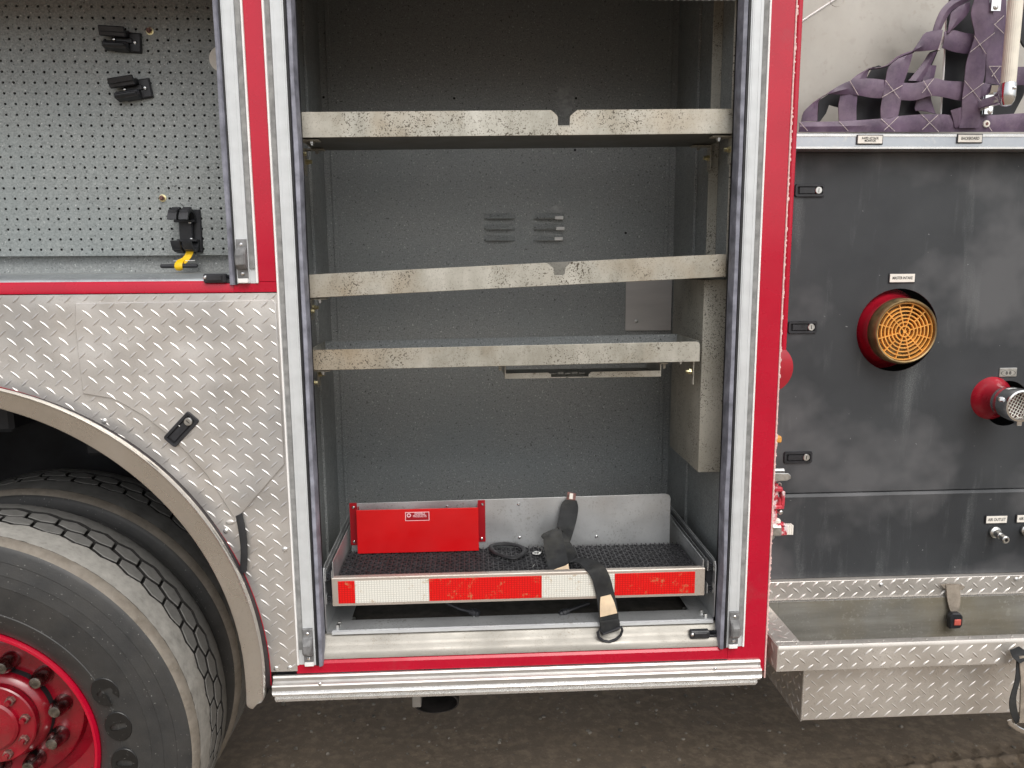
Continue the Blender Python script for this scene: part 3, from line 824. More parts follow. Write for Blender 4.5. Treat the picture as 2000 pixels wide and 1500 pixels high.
# ------------------------------------------------------------------ left tool compartment
b = B('liner', 'dark', 'galv')
b.box(XL + .02, -.50, .290, .30, 1.6405, 2.64)
b.box(-.512, -.5, .05, .29, 1.6405, 2.64); b.box(XL, XL + .02, .05, .29, 1.6405, 2.64)
b.prismx([(.05, 1.6405), (.05, 1.6485), (.29, 1.6515), (.29, 1.6405)], XL + .02, -.512, 0)
b.box(XL + .02, -.512, .05, .29, 2.63, 2.64)
b.build('compartment_lining', T, 'lining of the left compartment with perforated board')
b = B('galv')
b.prismx([(.0495, 1.6405), (.0495, 1.6495), (.045, 1.6505), (.038, 1.650), (.030, 1.647), (.014, 1.642), (.006, 1.637), (.005, 1.633), (.012, 1.634)], XL, -.5365)
b.build('sill', T, 'galvanised sill under the perforated board', sharp=50)
PB = P(40, 488, .27); pitch = .0254
b = B('peg')
def pegboard():
    V = []; Fc = []; h = pitch / 2; r = .0033; y = .270
    x0 = PB.x - pitch * 12; nX = 42; z0 = PB.z; nZ = 27
    for i in range(nX):
        for j in range(nZ):
            cx, cz = x0 + i * pitch, z0 + j * pitch; k = len(V)
            if cx > -.53: continue
            for a in range(8):
                t = a * math.pi / 4; c, s = math.cos(t), math.sin(t); m = max(abs(c), abs(s)); V.append((cx + h * c / m, y, cz + h * s / m))
            for a in range(8):
                t = a * math.pi / 4; V.append((cx + r * math.cos(t), y, cz + r * math.sin(t)))
            for a in range(8):
                t = a * math.pi / 4; V.append((cx + r * math.cos(t), y + .003, cz + r * math.sin(t)))
            for a in range(8):
                q = (a + 1) % 8; Fc.append((k + a, k + q, k + 8 + q, k + 8 + a)); Fc.append((k + 8 + a, k + 8 + q, k + 16 + q, k + 16 + a))
    b.raw(V, Fc, 0, False)
    bmesh.ops.remove_doubles(b.bm, verts=b.bm.verts, dist=1e-5)
    b.box(x0 - h, -.515, .2695, .2735, z0 - h - .0035, z0 - h)
    b.box(XL + .03, x0 - h, .2695, .2735, z0 - h - .0035, 2.38)
    b.box(XL + .03, -.515, .2695, .2735, z0 + (nZ - .5) * pitch, 2.62)
pegboard()
pb = b.build('pegboard', T)
b = B('dark'); b.box(XL + .03, -.515, .284, .2895, PB.z - .005, 2.28); b.build('pegboard_backing', T)
b = B('brassnut', 'rustsstud'); b.lathe([(.0095, 0), (.0095, -.0015), (.0065, -.002), (.0065, -.007), (.004, -.0075), (.004, -.013), (0, -.013)], (0, 0, 0), 12, mis=[0, 0, 0, 1, 1, 1]); bm_ = b.mesh('washer_bolt')
for a, c in ((293, 61), (318, 387)): place(bm_, 'washer_bolt', pb, loc=P(a, c, .27))
b = B('label'); q = P(433, 115, .266); b.lathe([(.031, 0), (.031, -.003), (0, -.003)], (q.x, .2695, q.z), 32); b.build('white_disc', pb)

def clip(c, yaw, parent):
    """black plastic grip of base plate, two jaws and two screws; long axis to the left"""
    R = Matrix.Rotation(-yaw, 4, 'Y')
    b = B('blackp')
    def bx(x0, x1, y0, y1, z0, z1, bev=.0015, tilt=None):
        bb = Matrix.Identity(3)
        b.box(x0, x1, y0, y1, z0, z1, bev, rot=(Matrix.Rotation(tilt, 3, 'X') if tilt else None))
    bx(-.028, .038, -.005, 0, -.026, .022); bx(.012, .038, -.012, -.004, -.024, .018)
    bx(-.052, .012, -.034, -.004, .006, .022, .003, .25); bx(-.050, .012, -.040, -.034, .012, .026, .002, .3)
    bx(-.048, .014, -.030, -.004, -.024, -.006, .004, -.2); bx(-.045, .010, -.036, -.028, -.018, -.010, .003)
    bx(-.030, .020, -.016, -.004, -.006, .006)
    for v in b.bm.verts: v.co = R.to_3x3() @ v.co + Vector(c)
    o = b.build('tool_clip', parent)
    for p in ((-.022, -.0175, .000), (.026, -.0135, -.003)):
        place(RVS, 'screw', o, loc=R.to_3x3() @ Vector(p) + Vector(c))
q = P(247, 82, .27); clip(q, rad(-3), T)
q = P(267, 175, .27); clip(q, rad(9), T)
# upright clip with curved ribbed jaws
q = P(372, 450, .27); b = B('blackp')
b.box(q.x - .022, q.x + .030, .262, .2695, q.z - .056, q.z + .052, .002); b.box(q.x - .022, q.x + .012, .250, .262, q.z - .028, q.z + .024, .003)
def jaw(sg, z0, xs_):
    o = [(.262, 0), (.256, .018), (.244, .027), (.226, .030), (.210, .024), (.200, .010), (.198, .002)]
    i_ = [(.204, .001), (.206, .008), (.214, .018), (.227, .023), (.241, .020), (.250, .012), (.254, 0)]
    for xa in xs_:
        b.prismx([(y, z0 + sg * z) for y, z in o + i_], xa, xa + .022)
        for k in range(5): b.box(xa + .001, xa + .021, .206 + k * .0068, .2090 + k * .0068, z0 + sg * (.0215 + .0022 * k) - .002, z0 + sg * (.0235 + .0022 * k) + .002, .0006)
    b.box(xs_[0], xs_[-1] + .022, .240, .262, z0 - .003, z0 + .003, .001)
jaw(1, q.z + .022, (q.x - .030, q.x - .002)); jaw(-1, q.z - .026, (q.x - .026, q.x + .002))
cl3 = b.build('tool_clip', T, 'upright black tool clip with curved ribbed jaws')
for a, c in ((371, 434), (374, 467)): place(RVS, 'screw', cl3, loc=P(a, c, .247))
# door switch
def door_switch(px, py, y, parent):
    q = P(px, py, y); b = B('blackp', 'dark')
    b.box(q.x - .034, q.x + .016, y - .012, y + .006, q.z - .011, q.z + .010, .003)
    b.box(q.x - .026, q.x + .008, y - .016, y - .011, q.z - .006, q.z + .007, .0015)
    for i in range(9): b.lathe([(.0035, 0), (.0055, .0012), (.0035, .0024)], (q.x + .017 + i * .0028, y, q.z + .002), 10, axis='x')
    b.box(q.x + .012, q.x + .044, y - .006, y + .004, q.z - .011, q.z - .004, .001)
    o = b.build('door_switch', parent); place(RVS, 'screw', o, loc=(q.x - .029, y - .0122, q.z + .002))
    return o
door_switch(430, 543, .004, T)

# ------------------------------------------------------------------ shelf compartment
CX0, CX1, CYB, CZ0, CZ1 = -.44, .643, .66, .752, 2.64
b = B('liner', 'dark', 'shadefloor')
b.box(CX0 - .006, CX1 + .006, CYB, CYB + .01, CZ0 - .01, CZ1)
b.box(CX0 - .006, CX0, .05, CYB, CZ0 - .01, CZ1); b.box(CX1, CX1 + .006, .05, CYB, CZ0 - .01, CZ1)
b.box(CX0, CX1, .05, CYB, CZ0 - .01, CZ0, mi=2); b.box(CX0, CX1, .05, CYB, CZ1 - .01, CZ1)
for x in (CX0 + .02, CX1 - .032): b.box(x, x + .012, CYB - .004, CYB, CZ0, CZ1 - .012, .001)
b.box(CX0, CX0 + .008, .42, .56, CZ0, CZ1 - .011, .001); b.box(CX1 - .008, CX1, .42, .56, CZ0, CZ1 - .011, .001)
for a, c in ((632, 190), (887, 192), (1125, 192), (1123, 293), (1222, 455)):
    q = P(a, c, CYB); b.lathe([(.0038, 0), (0, -.0002)], (q.x, CYB - .0006, q.z), 10, 1)
for a, c in ((1370, 446), (1297, 855)):
    q = P(a, c, CYB - .004); b.ball((q.x, CYB - .005, q.z), .004, n=8)
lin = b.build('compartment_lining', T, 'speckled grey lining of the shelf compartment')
for (a, c) in ((976, 424), (976, 445), (976, 467), (1072, 424), (1072, 445), (1072, 467)):
    q = P(a, c, CYB); b = B('liner')
    V = []; N = 8
    for i in range(N + 1):
        t = -1 + 2 * i / N; w = .049 * t; e = (1 - abs(t) ** 5)
        V += [(q.x + w, CYB - .0005, q.z + .011), (q.x + w, CYB - .013 * e - .0005, q.z - .003), (q.x + w, CYB - .0125 * e - .0005, q.z - .0055), (q.x + w, CYB + .0005, q.z - .0055)]
    b.raw(V, [(i * 4 + j, i * 4 + j + 1, i * 4 + j + 5, i * 4 + j + 4) for i in range(N) for j in range(3)]); b.build('louvre', T)
for (a, c) in ((1092, 426), (1094, 447), (1091, 467)):  # near-white blocks paint the daylight leaking through the louvres
    q = P(a, c, CYB - .008); b = B('whitethin'); b.box(q.x - .013, q.x + .013, CYB - .0150, CYB - .0076, q.z - .0045, q.z + .006, .001); b.build('light_leak_patch', T)
def blob(cx, cz, rx, rz, y, m, name, parent, seed=0):
    b = B(m); N = 26; V = [(cx + rx * math.cos(2 * math.pi * i / N) * (1 + .35 * noise.noise(Vector((i * .7, seed, 0)))), y, cz + rz * math.sin(2 * math.pi * i / N) * (1 + .3 * noise.noise(Vector((i * .6, seed, 4))))) for i in range(N)]
    b.raw(V, [tuple(range(N))]); return b.build(name, parent)
q = P(1104, 195, CYB); blob(q.x, q.z, .026, .05, CYB - .0006, 'recess', 'wear_patch', T, 3)
q = P(1088, 408, CYB); blob(q.x, q.z, .018, .012, CYB - .0006, 'recess', 'wear_patch', T, 8)
b = B('backplate'); b.box(.492, .640, .654, .6585, 1.452, 1.625, .0008); bp = b.build('back_plate', T)
place(RV, 'screw', bp, loc=P(1243, 627, .653))
# upright rails the shelves bolt to
for i, (x0, x1, y0, zr_) in enumerate(((-.440, -.408, .085, .80), (-.440, -.415, .225, .80), (.622, .643, .085, 1.64), (.618, .643, .235, 1.64))):
    b = B('boxmetal'); b.box(x0, x1, y0, y0 + .004, zr_, CZ1 - .012, .001)
    xx = (x0, x0 + .004) if x0 < 0 else (x1 - .004, x1)
    b.box(xx[0], xx[1], y0 + .004, y0 + .035, zr_, CZ1 - .012); b.build('shelf_rail', T)

def shelf(xl, xr, zl, zr, h, label, notch=None, y0=.05, y1=.255, matf='shelf', rr=0, back='shelf'):
    R = Matrix.Rotation(0, 3, 'Y')
    def zt(x): return zl + (zr - zl) * (x - xl) / (xr - xl)
    top = []
    if rr: top += [(xl, zt(xl) - .001), (xl + .001, zt(xl))]
    else: top += [(xl, zt(xl))]
    if notch:
        a, c, d, e, dp = notch
        top += [(a - .004, zt(a)), (a, zt(a) - .001), (c - .002, zt(c) - .012), (c, zt(c) - .017), (c, zt(c) - dp + .003), (c + .003, zt(c) - dp), (d - .003, zt(d) - dp), (d, zt(d) - dp + .003), (d, zt(d) - .017), (d + .002, zt(d) - .012), (e, zt(e) - .001), (e + .004, zt(e))]
    if rr: top += [(xr - rr, zt(xr)), (xr - rr * .4, zt(xr) - rr * .15), (xr - rr * .1, zt(xr) - rr * .5), (xr, zt(xr) - rr)]
    else: top += [(xr, zt(xr))]
    poly = top + [(xr, zt(xr) - h), (xl, zt(xl) - h)]
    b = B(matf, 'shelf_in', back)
    b.prism(poly, y0, y0 + .003, 0, bev=.0008)
    V = []
    for x in (xl, xr):
        z = zt(x) - h
        V += [(x, y0 + .003, z + .0005), (x, y1, z + .0005), (x, y1, z + .0035), (x, y0 + .003, z + .0035), (x, y1, z + h), (x, y1 - .003, z + h), (x, y1 - .003, z + .0035)]
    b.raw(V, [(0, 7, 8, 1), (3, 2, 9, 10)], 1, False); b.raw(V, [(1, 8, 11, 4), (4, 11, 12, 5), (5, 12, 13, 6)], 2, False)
    for x in (xl, xr):
        z = zt(x) - h; xx = x + (.003 if x == xl else -.003)
        b.raw([(x, y0 + .003, z), (x, y1, z), (x, y1, z + h), (x, y0 + .003, z + h), (xx, y0 + .003, z), (xx, y1, z), (xx, y1, z + h), (xx, y0 + .003, z + h)], [(0, 1, 2, 3), (4, 7, 6, 5), (3, 2, 6, 7), (0, 4, 5, 1)], 0, False)
    sh_ = b.build('shelf', T, label)
    def br(x, sg, y, z):
        b = B('boxmetal')
        b.box(min(x, x + sg * .050), max(x, x + sg * .050), y, y + .028, z - .004, z - .001, .0008)
        b.box(min(x, x + sg * .004), max(x, x + sg * .004), y, y + .028, z - .062, z - .004, .001)
        b.lathe([(.014, 0), (.014, .004)], (x, y + .014, z - .058), 14, axis='x', caps=True) if sg > 0 else None
        o = b.build('bracket', sh_)
        place(HEXS, 'bolt', o, loc=(x + sg * .030, y + .012, z - .004), rot=(rad(-90), 0, 0))
        place(HEX, 'bolt', o, loc=(x + sg * .010, y + .004, z - .034), rot=(0, 0, 0))
    # bracket sub-pieces are parts of the shelf; their bolts are joined to them below
    return sh_, zt, h
def bracket(sh_, x, sg, y, z):
    b = B('boxmetal', 'steel', 'brassnut')
    b.box(min(x, x + sg * .050), max(x, x + sg * .050), y, y + .030, z - .004, z - .0012, .0008)
    b.box(min(x, x + sg * .003), max(x, x + sg * .003), y, y + .030, z - .064, z - .004, .001)
    b.lathe([(.0062, -.004), (.0062, -.009), (.004, -.0095), (.004, -.013), (0, -.013)], (x + sg * .032, y + .014, z), 6, 1, axis='z')
    b.lathe([(.0075, .003 * sg), (.0075, .010 * sg), (.005, .0105 * sg), (.005, .018 * sg), (0, .018 * sg)], (x, y + .013, z - .032), 6, 2, axis='x')
    b.build('bracket', sh_)
s1 = shelf(-.389, .621, 2.009, 2.020, .056, 'top shelf with a notch cut in its stained front lip', notch=(.192, .206, .233, .249, .036))
s2 = shelf(-.387, .611, 1.645, 1.687, .054, 'tilted middle shelf with a notch in its stained front lip', notch=(.181, .197, .223, .238, .030), back='shelf_back')
s3 = shelf(-.387, .554, 1.469, 1.478, .049, 'lowest shelf with a plain rounded front lip', rr=.010, back='liner')
bracket(s1[0], -.392, 1, .062, 1.953); bracket(s1[0], -.408, 1, .205, 1.953); bracket(s1[0], .622, -1, .062, 1.963); bracket(s1[0], .617, -1, .210, 1.963)
bracket(s2[0], -.390, 1, .062, 1.591); bracket(s2[0], -.408, 1, .205, 1.592)
bracket(s3[0], -.390, 1, .062, 1.419); bracket(s3[0], -.400, 1, .205, 1.419); bracket(s3[0], .556, -1, .10, 1.428)
# small tray hung under the lowest shelf
b = B('shelf', 'boxmetal')
zb = 1.386
for a, c in ((.083, .196), (.290, .470)):
    b.prism([(a, zb), (a, zb + .013), (c - .006, zb + .014), (c, zb + .009), (c, zb)] if a < .2 else [(a, zb), (a, zb + .009), (a + .006, zb + .014), (c, zb + .015), (c, zb)], .100, .103, 0)
b.box(.083, .470, .103, .25, zb - .0005, zb + .002, 0, mi=1)
b.box(.0805, .0835, .100, .25, zb, zb + .034, .0005); b.box(.4695, .4725, .100, .25, zb, zb + .034, .0005)
b.box(.064, .083, .100, .25, zb + .031, zb + .034, .0005); b.box(.470, .490, .100, .25, zb + .031, zb + .034, .0005)
for i in range(5): b.box(.200 + i * .018, .215 + i * .018, .15, .153, zb + .002, zb + .006 + .002 * (i % 2), .0005, mi=1)
for x in (.070, .482): b.lathe([(.004, 0), (.004, -.012), (0, -.012)], (x, .11, zb + .031), 8, axis='z')
b.build('hanging_tray', T)
b = B('boxmetal'); b.box(.580, .6425, .120, .408, 1.130, 1.625, .003, seg=2); b.build('conduit_cover', T)
# bottom edge of the rolled up door at the very top
b = B('white', 'blackrub')
b.box(CX0 + .01, CX1 - .01, .07, .095, 2.268, 2.282, .003)
for x in np.arange(-.40, .64, .0145): b.ball((x, .072, 2.266), .0055, n=8)
b.build('roll_door_edge', T)

# sill of the shelf compartment
b = B('sill')
b.prismx([(.049, .712), (.049, .756), (.044, .7595), (.036, .7585), (.030, .752), (.026, .741), (.020, .733), (.011, .728), (.006, .720), (.0045, .7085), (.02, .709)], -.384, .6135)
b.build('sill', T, 'beige aluminium sill below the slide tray', sharp=60)
door_switch(1372, 1236, .018, T)

# ------------------------------------------------------------------ slide out tray
TR = place(None, 'slide_tray', T, 'slide out tray with a black rubber mat and red and white reflective front', loc=(.11, .16, .76))
b = B('trayfront', 'trayalu')
b.box(-.354, .581, .036, .040, .831, .904, .0012); b.box(-.354, .581, .040, .056, .899, .9035, .0012); b.box(-.354, .581, .040, .050, .831, .835, .001)
b.box(-.350, .577, .040, .268, .868, .872, mi=1)
b.box(-.352, -.3495, .041, .40, .832, .945, .0008, mi=1); b.box(.5765, .579, .041, .40, .832, .925, .0008, mi=1)
b.build('tray_pan', TR)
b = B('trayalu')
bx = [(-.340, .880), (-.340, 1.008), (-.336, 1.017), (-.328, 1.021), (.536, 1.0285), (.546, 1.025), (.550, 1.016), (.550, .880)]
b.prism(bx, .268, .271, 0, bev=.0008); b.build('back_plate', TR)
rivets('rivet', RVS, [P(873, 990, .2675), P(1013, 985, .2675), P(1015, 1050, .2675), P(1165, 1048, .2675)], TR)
# telescopic runners and outer plates
for sg, x, zt_, zb_ in ((-1, -.371, .936, .762), (1, .606, .926, .768)):
    b = B('trayalu', 'blackp', 'dark')
    th = .0025
    pl = [(.030, zb_ + .012), (.030, zt_ - .014), (.036, zt_ - .004), (.046, zt_), (.50, zt_), (.50, zb_), (.042, zb_), (.034, zb_ + .004)]
    b.prismx(pl, x - th / 2, x + th / 2)
    b.box(min(x, x - sg * .050), max(x, x - sg * .050), .034, .50, zb_ - .001, zb_ + .0015)
    b.build('side_plate', TR)
    b = B('blackp', 'dark', 'trayalu'); xm = x - sg * .010
    b.box(xm - .0075, xm + .0075, .048, .50, .852, .905, mi=1)
    for zc in (.908, .848):
        b.tube([(xm - .006, .038, zc + .010), (xm + .004, .037, zc + .008), (xm - .002, .038, zc + .001), (xm + .006, .037, zc), (xm + .001, .038, zc - .008), (xm - .006, .037, zc - .010)], .0018, 6, 0)
        b.tube([(xm, .04, zc), (xm, .48, zc)], .0062, 8, 0)
        b.box(xm - .0085, xm - .0068, .038, .5, zc - .012, zc + .014, mi=2); b.box(xm + .0068, xm + .0085, .038, .5, zc - .012, zc + .014, mi=2)
    b.build('runner', TR)
b = B('trayalu', 'white')
b.prismx([(.028, .7605), (.028, .7685), (.031, .7705), (.085, .7705), (.085, .7605)], -.357, .603, 0)
b.box(-.357, .603, .0262, .0279, .7612, .7685, 0, mi=1)
b.build('base_rail', TR)
rivets('bolt', HEXS, [P(652, 1222, .04, ) * 0 + Vector((-.345, .045, .771)), Vector((-.343, .062, .771)), Vector((.588, .045, .771)), Vector((.584, .066, .771)), Vector((-.318, .12, .753)), Vector((.556, .12, .753))], TR, rot=(rad(-90), 0, 0))
# reflective strips
for a, c, m in ((660, 693, 'tape_r'), (693, 838, 'tape_w'), (838, 1058, 'tape_r'), (1058, 1200, 'tape_w'), (1200, 1357, 'tape_r')):
    xa, xc = P(a, 1150, .036).x, P(c, 1145, .036).x
    b = B(m); b.box(xa + .0003, xc - .0003, .0350, .0359, .8385, .8965, .0002); b.build('reflective_strip', TR, ('red' if m == 'tape_r' else 'white') + ' reflective strip')
# rubber mat: open lattice of bars and diagonals
b = B('mat', 'dark')
b.box(-.348, .575, .058, .262, .8725, .8765, mi=1)
mx0, mx1, my0, my1, c_ = -.345, .572, .060, .262, .0127
nx = int((mx1 - mx0) / c_); ny = int((my1 - my0) / c_)
for i in range(nx + 1): x = mx0 + i * c_; b.raw([(x - .0014, my0, .8885), (x + .0014, my0, .8885), (x + .0014, my1, .8885), (x - .0014, my1, .8885), (x - .0014, my0, .877), (x + .0014, my0, .877), (x + .0014, my1, .877), (x - .0014, my1, .877)], [(0, 1, 2, 3), (0, 4, 5, 1), (1, 5, 6, 2), (3, 7, 4, 0)], 0, False)
for j in range(ny + 1): y = my0 + j * c_; b.raw([(mx0, y - .0014, .8875), (mx1, y - .0014, .8875), (mx1, y + .0014, .8875), (mx0, y + .0014, .8875), (mx0, y - .0014, .877), (mx1, y - .0014, .877)], [(0, 1, 2, 3), (4, 5, 1, 0)], 0, False)
for i in range(nx):
    for j in range(ny):
        x, y = mx0 + i * c_, my0 + j * c_; a, d = ((x + .002, y + .002), (x + c_ - .002, y + c_ - .002)) if (i + j) % 2 else ((x + .002, y + c_ - .002), (x + c_ - .002, y + .002))
        w = .0011; dx, dy = d[0] - a[0], d[1] - a[1]; l = math.hypot(dx, dy); px_, py_ = -dy / l * w, dx / l * w
        h0 = .8905 + random.uniform(-.0006, .0006)
        b.raw([(a[0] - px_, a[1] - py_, h0), (d[0] - px_, d[1] - py_, h0), (d[0] + px_, d[1] + py_, h0), (a[0] + px_, a[1] + py_, h0), (a[0] - px_, a[1] - py_, .878), (d[0] - px_, d[1] - py_, .878)], [(0, 1, 2, 3), (4, 5, 1, 0)], 0, False)
b.build('rubber_mat', TR)
# red bracket bolted to the back plate
zt_ = P(697, 997, .228).z; zb_ = P(697, 1082, .228).z; xa, xc = P(697, 1040, .228).x, P(935, 1040, .228).x
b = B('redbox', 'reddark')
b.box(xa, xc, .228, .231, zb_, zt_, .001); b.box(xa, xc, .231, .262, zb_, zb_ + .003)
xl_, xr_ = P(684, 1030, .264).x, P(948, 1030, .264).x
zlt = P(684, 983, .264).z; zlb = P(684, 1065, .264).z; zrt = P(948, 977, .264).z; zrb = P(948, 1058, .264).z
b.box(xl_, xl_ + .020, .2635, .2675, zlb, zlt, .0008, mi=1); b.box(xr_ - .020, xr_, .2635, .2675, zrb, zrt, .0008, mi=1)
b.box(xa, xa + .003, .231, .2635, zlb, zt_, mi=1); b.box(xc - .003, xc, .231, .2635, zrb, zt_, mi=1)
rb = b.build('red_bracket', TR)
rivets('rivet', RVS, [P(690, 991, .2632), P(692, 1058, .2632), P(942, 985, .2632), P(941, 1052, .2632)], TR)
q = P(815, 1008.5, .2275)
b = B('decalwhite', 'reddark')
b.box(q.x - .0325, q.x + .0325, .2276, .2279, q.z - .0125, q.z + .0125); b.box(q.x - .0305, q.x + .0305, .2272, .2275, q.z - .0105, q.z + .0105, mi=1)
n = 8
for r_, mi, dy in ((.0062, 0, 0), (.003, 1, -.0003)): b.lathe([(r_, 0), (0, -.0002)], (q.x - .0225, .2270 + dy, q.z + .0035), n, mi)
dc = b.build('decal', TR)
text_obj('lettering', 'SENSIBLE\nPRODUCTS', .0088, (q.x + .0065, .2269, q.z + .0040), TR, 'decalwhite', .0001, offset=.0002, sx=.80)

# cables with plugs under the tray
for pts, in ((((872, 1178, .11), (900, 1190, .10), (918, 1194, .09)),), (((1150, 1178, .12), (1128, 1186, .10), (1110, 1193, .09)),)):
    pp = [P(*p) for p in pts]; b = B('blackp', 'steel'); b.tube(pp, .0045, 8)
    d = (pp[-1] - pp[-2]).normalized(); b.tube([pp[-1], pp[-1] + d * .006, pp[-1] + d * .008, pp[-1] + d * .018, pp[-1] + d * .019, pp[-1] + d * .026], [.008, .008, .010, .010, .0075, .0075], 12)
    b.lathe([(.004, 0), (.004, -.014), (0, -.014)], pp[-1] + d * .012 + Vector((0, 0, -.004)), 8, 1, axis='z')
    b.build('cable', T)
# eye bolt through the mat
q = P(1048, 1081, z=.892); b = B('steel'); b.lathe([(.012, 0), (.012, .0015), (.006, .0025), (.006, .005), (0, .005)], q, 16, axis='z')
b.tube([q + Vector((.008 + .007 * math.cos(a), 0, .010 + .008 * math.sin(a))) for a in np.linspace(-2.6, 2.2, 10)], .0018, 6)
b.build('eye_bolt', TR)
b = B('steel'); q = P(1040, 1108, z=.893); b.tube([q, q + Vector((.006, .012, .003))], .0012, 6); b.build('split_pin', TR)

# ------------------------------------------------------------------ pump panel on the right
YP = .25
def half_hole_pieces(b, x0, x1, z0, z1, c, r, y0, y1, n=24):
    """rectangle with a round hole, as an upper and a lower piece"""
    up = [(c[0] + r * math.cos(math.pi * k / n), c[1] + r * math.sin(math.pi * k / n)) for k in range(n + 1)]
    lo = [(c[0] + r * math.cos(-math.pi * k / n), c[1] + r * math.sin(-math.pi * k / n)) for k in range(n + 1)]
    b.prism([(x0, c[1]), (x0, z1), (x1, z1), (x1, c[1])] + up, y0, y1)
    b.prism([(x0, c[1]), (x0, z0), (x1, z0), (x1, c[1])] + lo, y0, y1)
IC_ = P(1752, 645, YP); DC = P(1966, 788, YP)
XM = 1.34
b = B('panel')
half_hole_pieces(b, .7345, XM, 1.0285, 1.949, (IC_.x, IC_.z), .113, YP, YP + .004)
half_hole_pieces(b, XM, XR, 1.0285, 1.949, (DC.x, DC.z), .064, YP, YP + .004)
pu = b.build('pump_panel', T, 'upper black pump panel with round openings')
b = B('panel')
V = []; xs = list(np.linspace(.7345, XR, 30)); prof = [(YP + .012, 1.0275), (YP + .004, 1.024), (YP - .001, 1.016), (YP + .001, 1.00), (YP + .002, .775)]
for x in xs:
    for y, z in prof: V.append((x, y - .003 * math.exp(-((x - 1.0) / .12) ** 2) * (z > .99), z))
k = len(prof); b.raw(V, [(i * k + j, i * k + j + 1, (i + 1) * k + j + 1, (i + 1) * k + j) for i in range(29) for j in range(k - 1)])
pl_ = b.build('pump_panel', T, 'lower black pump panel with two air fittings')
b = B('dark')
b.box(.7345, XR, .56, .57, .775, 2.0); b.box(.7345, XR, .256, .56, .76, .77)
b.build('panel_backing', T)
for a, c, tag_ in ((1581, 372, 0), (1567, 639, 1), (1558, 893, 2)):
    q = P(a, c, YP); latch((q.x, q.z), 0, YP - .0004, pu, L=.082, Wd=.034)
def nameplate(px, py, y, txt, parent, w=.072, h=.026, size=.0115, ls=.8):
    q = P(px, py, y); b = B('blackp', 'label')
    b.box(q.x - w / 2, q.x + w / 2, y - .003, y - .0002, q.z - h / 2, q.z + h / 2, .001)
    b.box(q.x - w / 2 + .0025, q.x + w / 2 - .0025, y - .0042, y - .0031, q.z - h / 2 + .0025, q.z + h / 2 - .0025, .0008, mi=1)
    b.build('nameplate', parent)
    text_obj('lettering', txt, size, (q.x, y - .0046, q.z), parent, 'ink', .0001, offset=.00012, sx=ls)
nameplate(1761, 543, YP, 'MASTER INTAKE', pu, .074, .027, .0105, .72)
nameplate(1945, 1014, YP, 'AIR OUTLET', pl_, .066, .026, .0118)
nameplate(2005, 1012, YP, 'AIR OUTLET', pl_, .066, .026, .0118)
# metal badge with an oval and two dark emblems
q = P(1968, 727, YP); b = B('steel', 'ink', 'label')
b.box(q.x - .025, q.x + .025, YP - .003, YP - .0002, q.z - .0125, q.z + .0125, .0012)
for r_, mi, dy in ((1.0, 1, 0), (.93, 0, .0002)):
    N = 28; b.raw([(q.x + .021 * r_ * math.cos(2 * math.pi * i / N), YP - .0032 - dy, q.z - .002 + .0085 * r_ * math.sin(2 * math.pi * i / N)) for i in range(N)], [tuple(range(N))], mi)
b.build('badge', pu)
text_obj('lettering', '8 8', .013, (q.x, YP - .0037, q.z - .002), pu, 'ink', .0001, offset=.0003)

# master intake: red pipe, bronze ring, orange strainer
yc = .182; c0 = P(1771, 648, yc); R0 = .0835
ipx = (c0.x, 0, c0.z)
b = B('redpipe', 'bronze', 'dark')
b.lathe([(.112, .40), (.112, .30), (.104, .288), (.094, .262), (.0885, .24), (.0875, .222), (.086, .220)], ipx, 64, 0)
b.lathe([(.090, .40), (.0, .40)], ipx, 32, 2)
it = b.build('intake_pipe', T, 'red intake pipe with a bronze ring and orange strainer')
b = B('bronze')
b.lathe([(.086, .222), (.0875, .219), (.0875, .196), (.0850, .186), (.0815, .1825), (.0785, .1835), (.0775, .190), (.0765, .26), (.0, .262)], ipx, 72, mis=None)
b.build('ring', it)
b = B('orange')
def flat_ring(ro, ri, y0, y1): b.lathe([(ro, y1), (ro, y0), (ri, y0), (ri, y1)], ipx, 64)
for ro in (.0765, .0655, .0555, .0455, .036, .0265, .0155): flat_ring(ro, ro - .0032, .191, .200)
b.lathe([(.005, .191), (0, .191)], ipx, 12)
for k in range(12):
    a = rad(15 + 30 * k); r0_, r1_ = ((.004, .0765) if k % 2 == 0 else (.036, .0765)) if k % 3 else (.0155, .0765)
    m = (r0_ + r1_) / 2; b.box(-(r1_ - r0_) / 2, (r1_ - r0_) / 2, -.004, .004, -.0013, .0013, rot=Matrix.Rotation(-a, 3, 'Y'), off=(ipx[0] + m * math.cos(a), .1955, ipx[2] + m * math.sin(a)))
b.build('strainer', it)
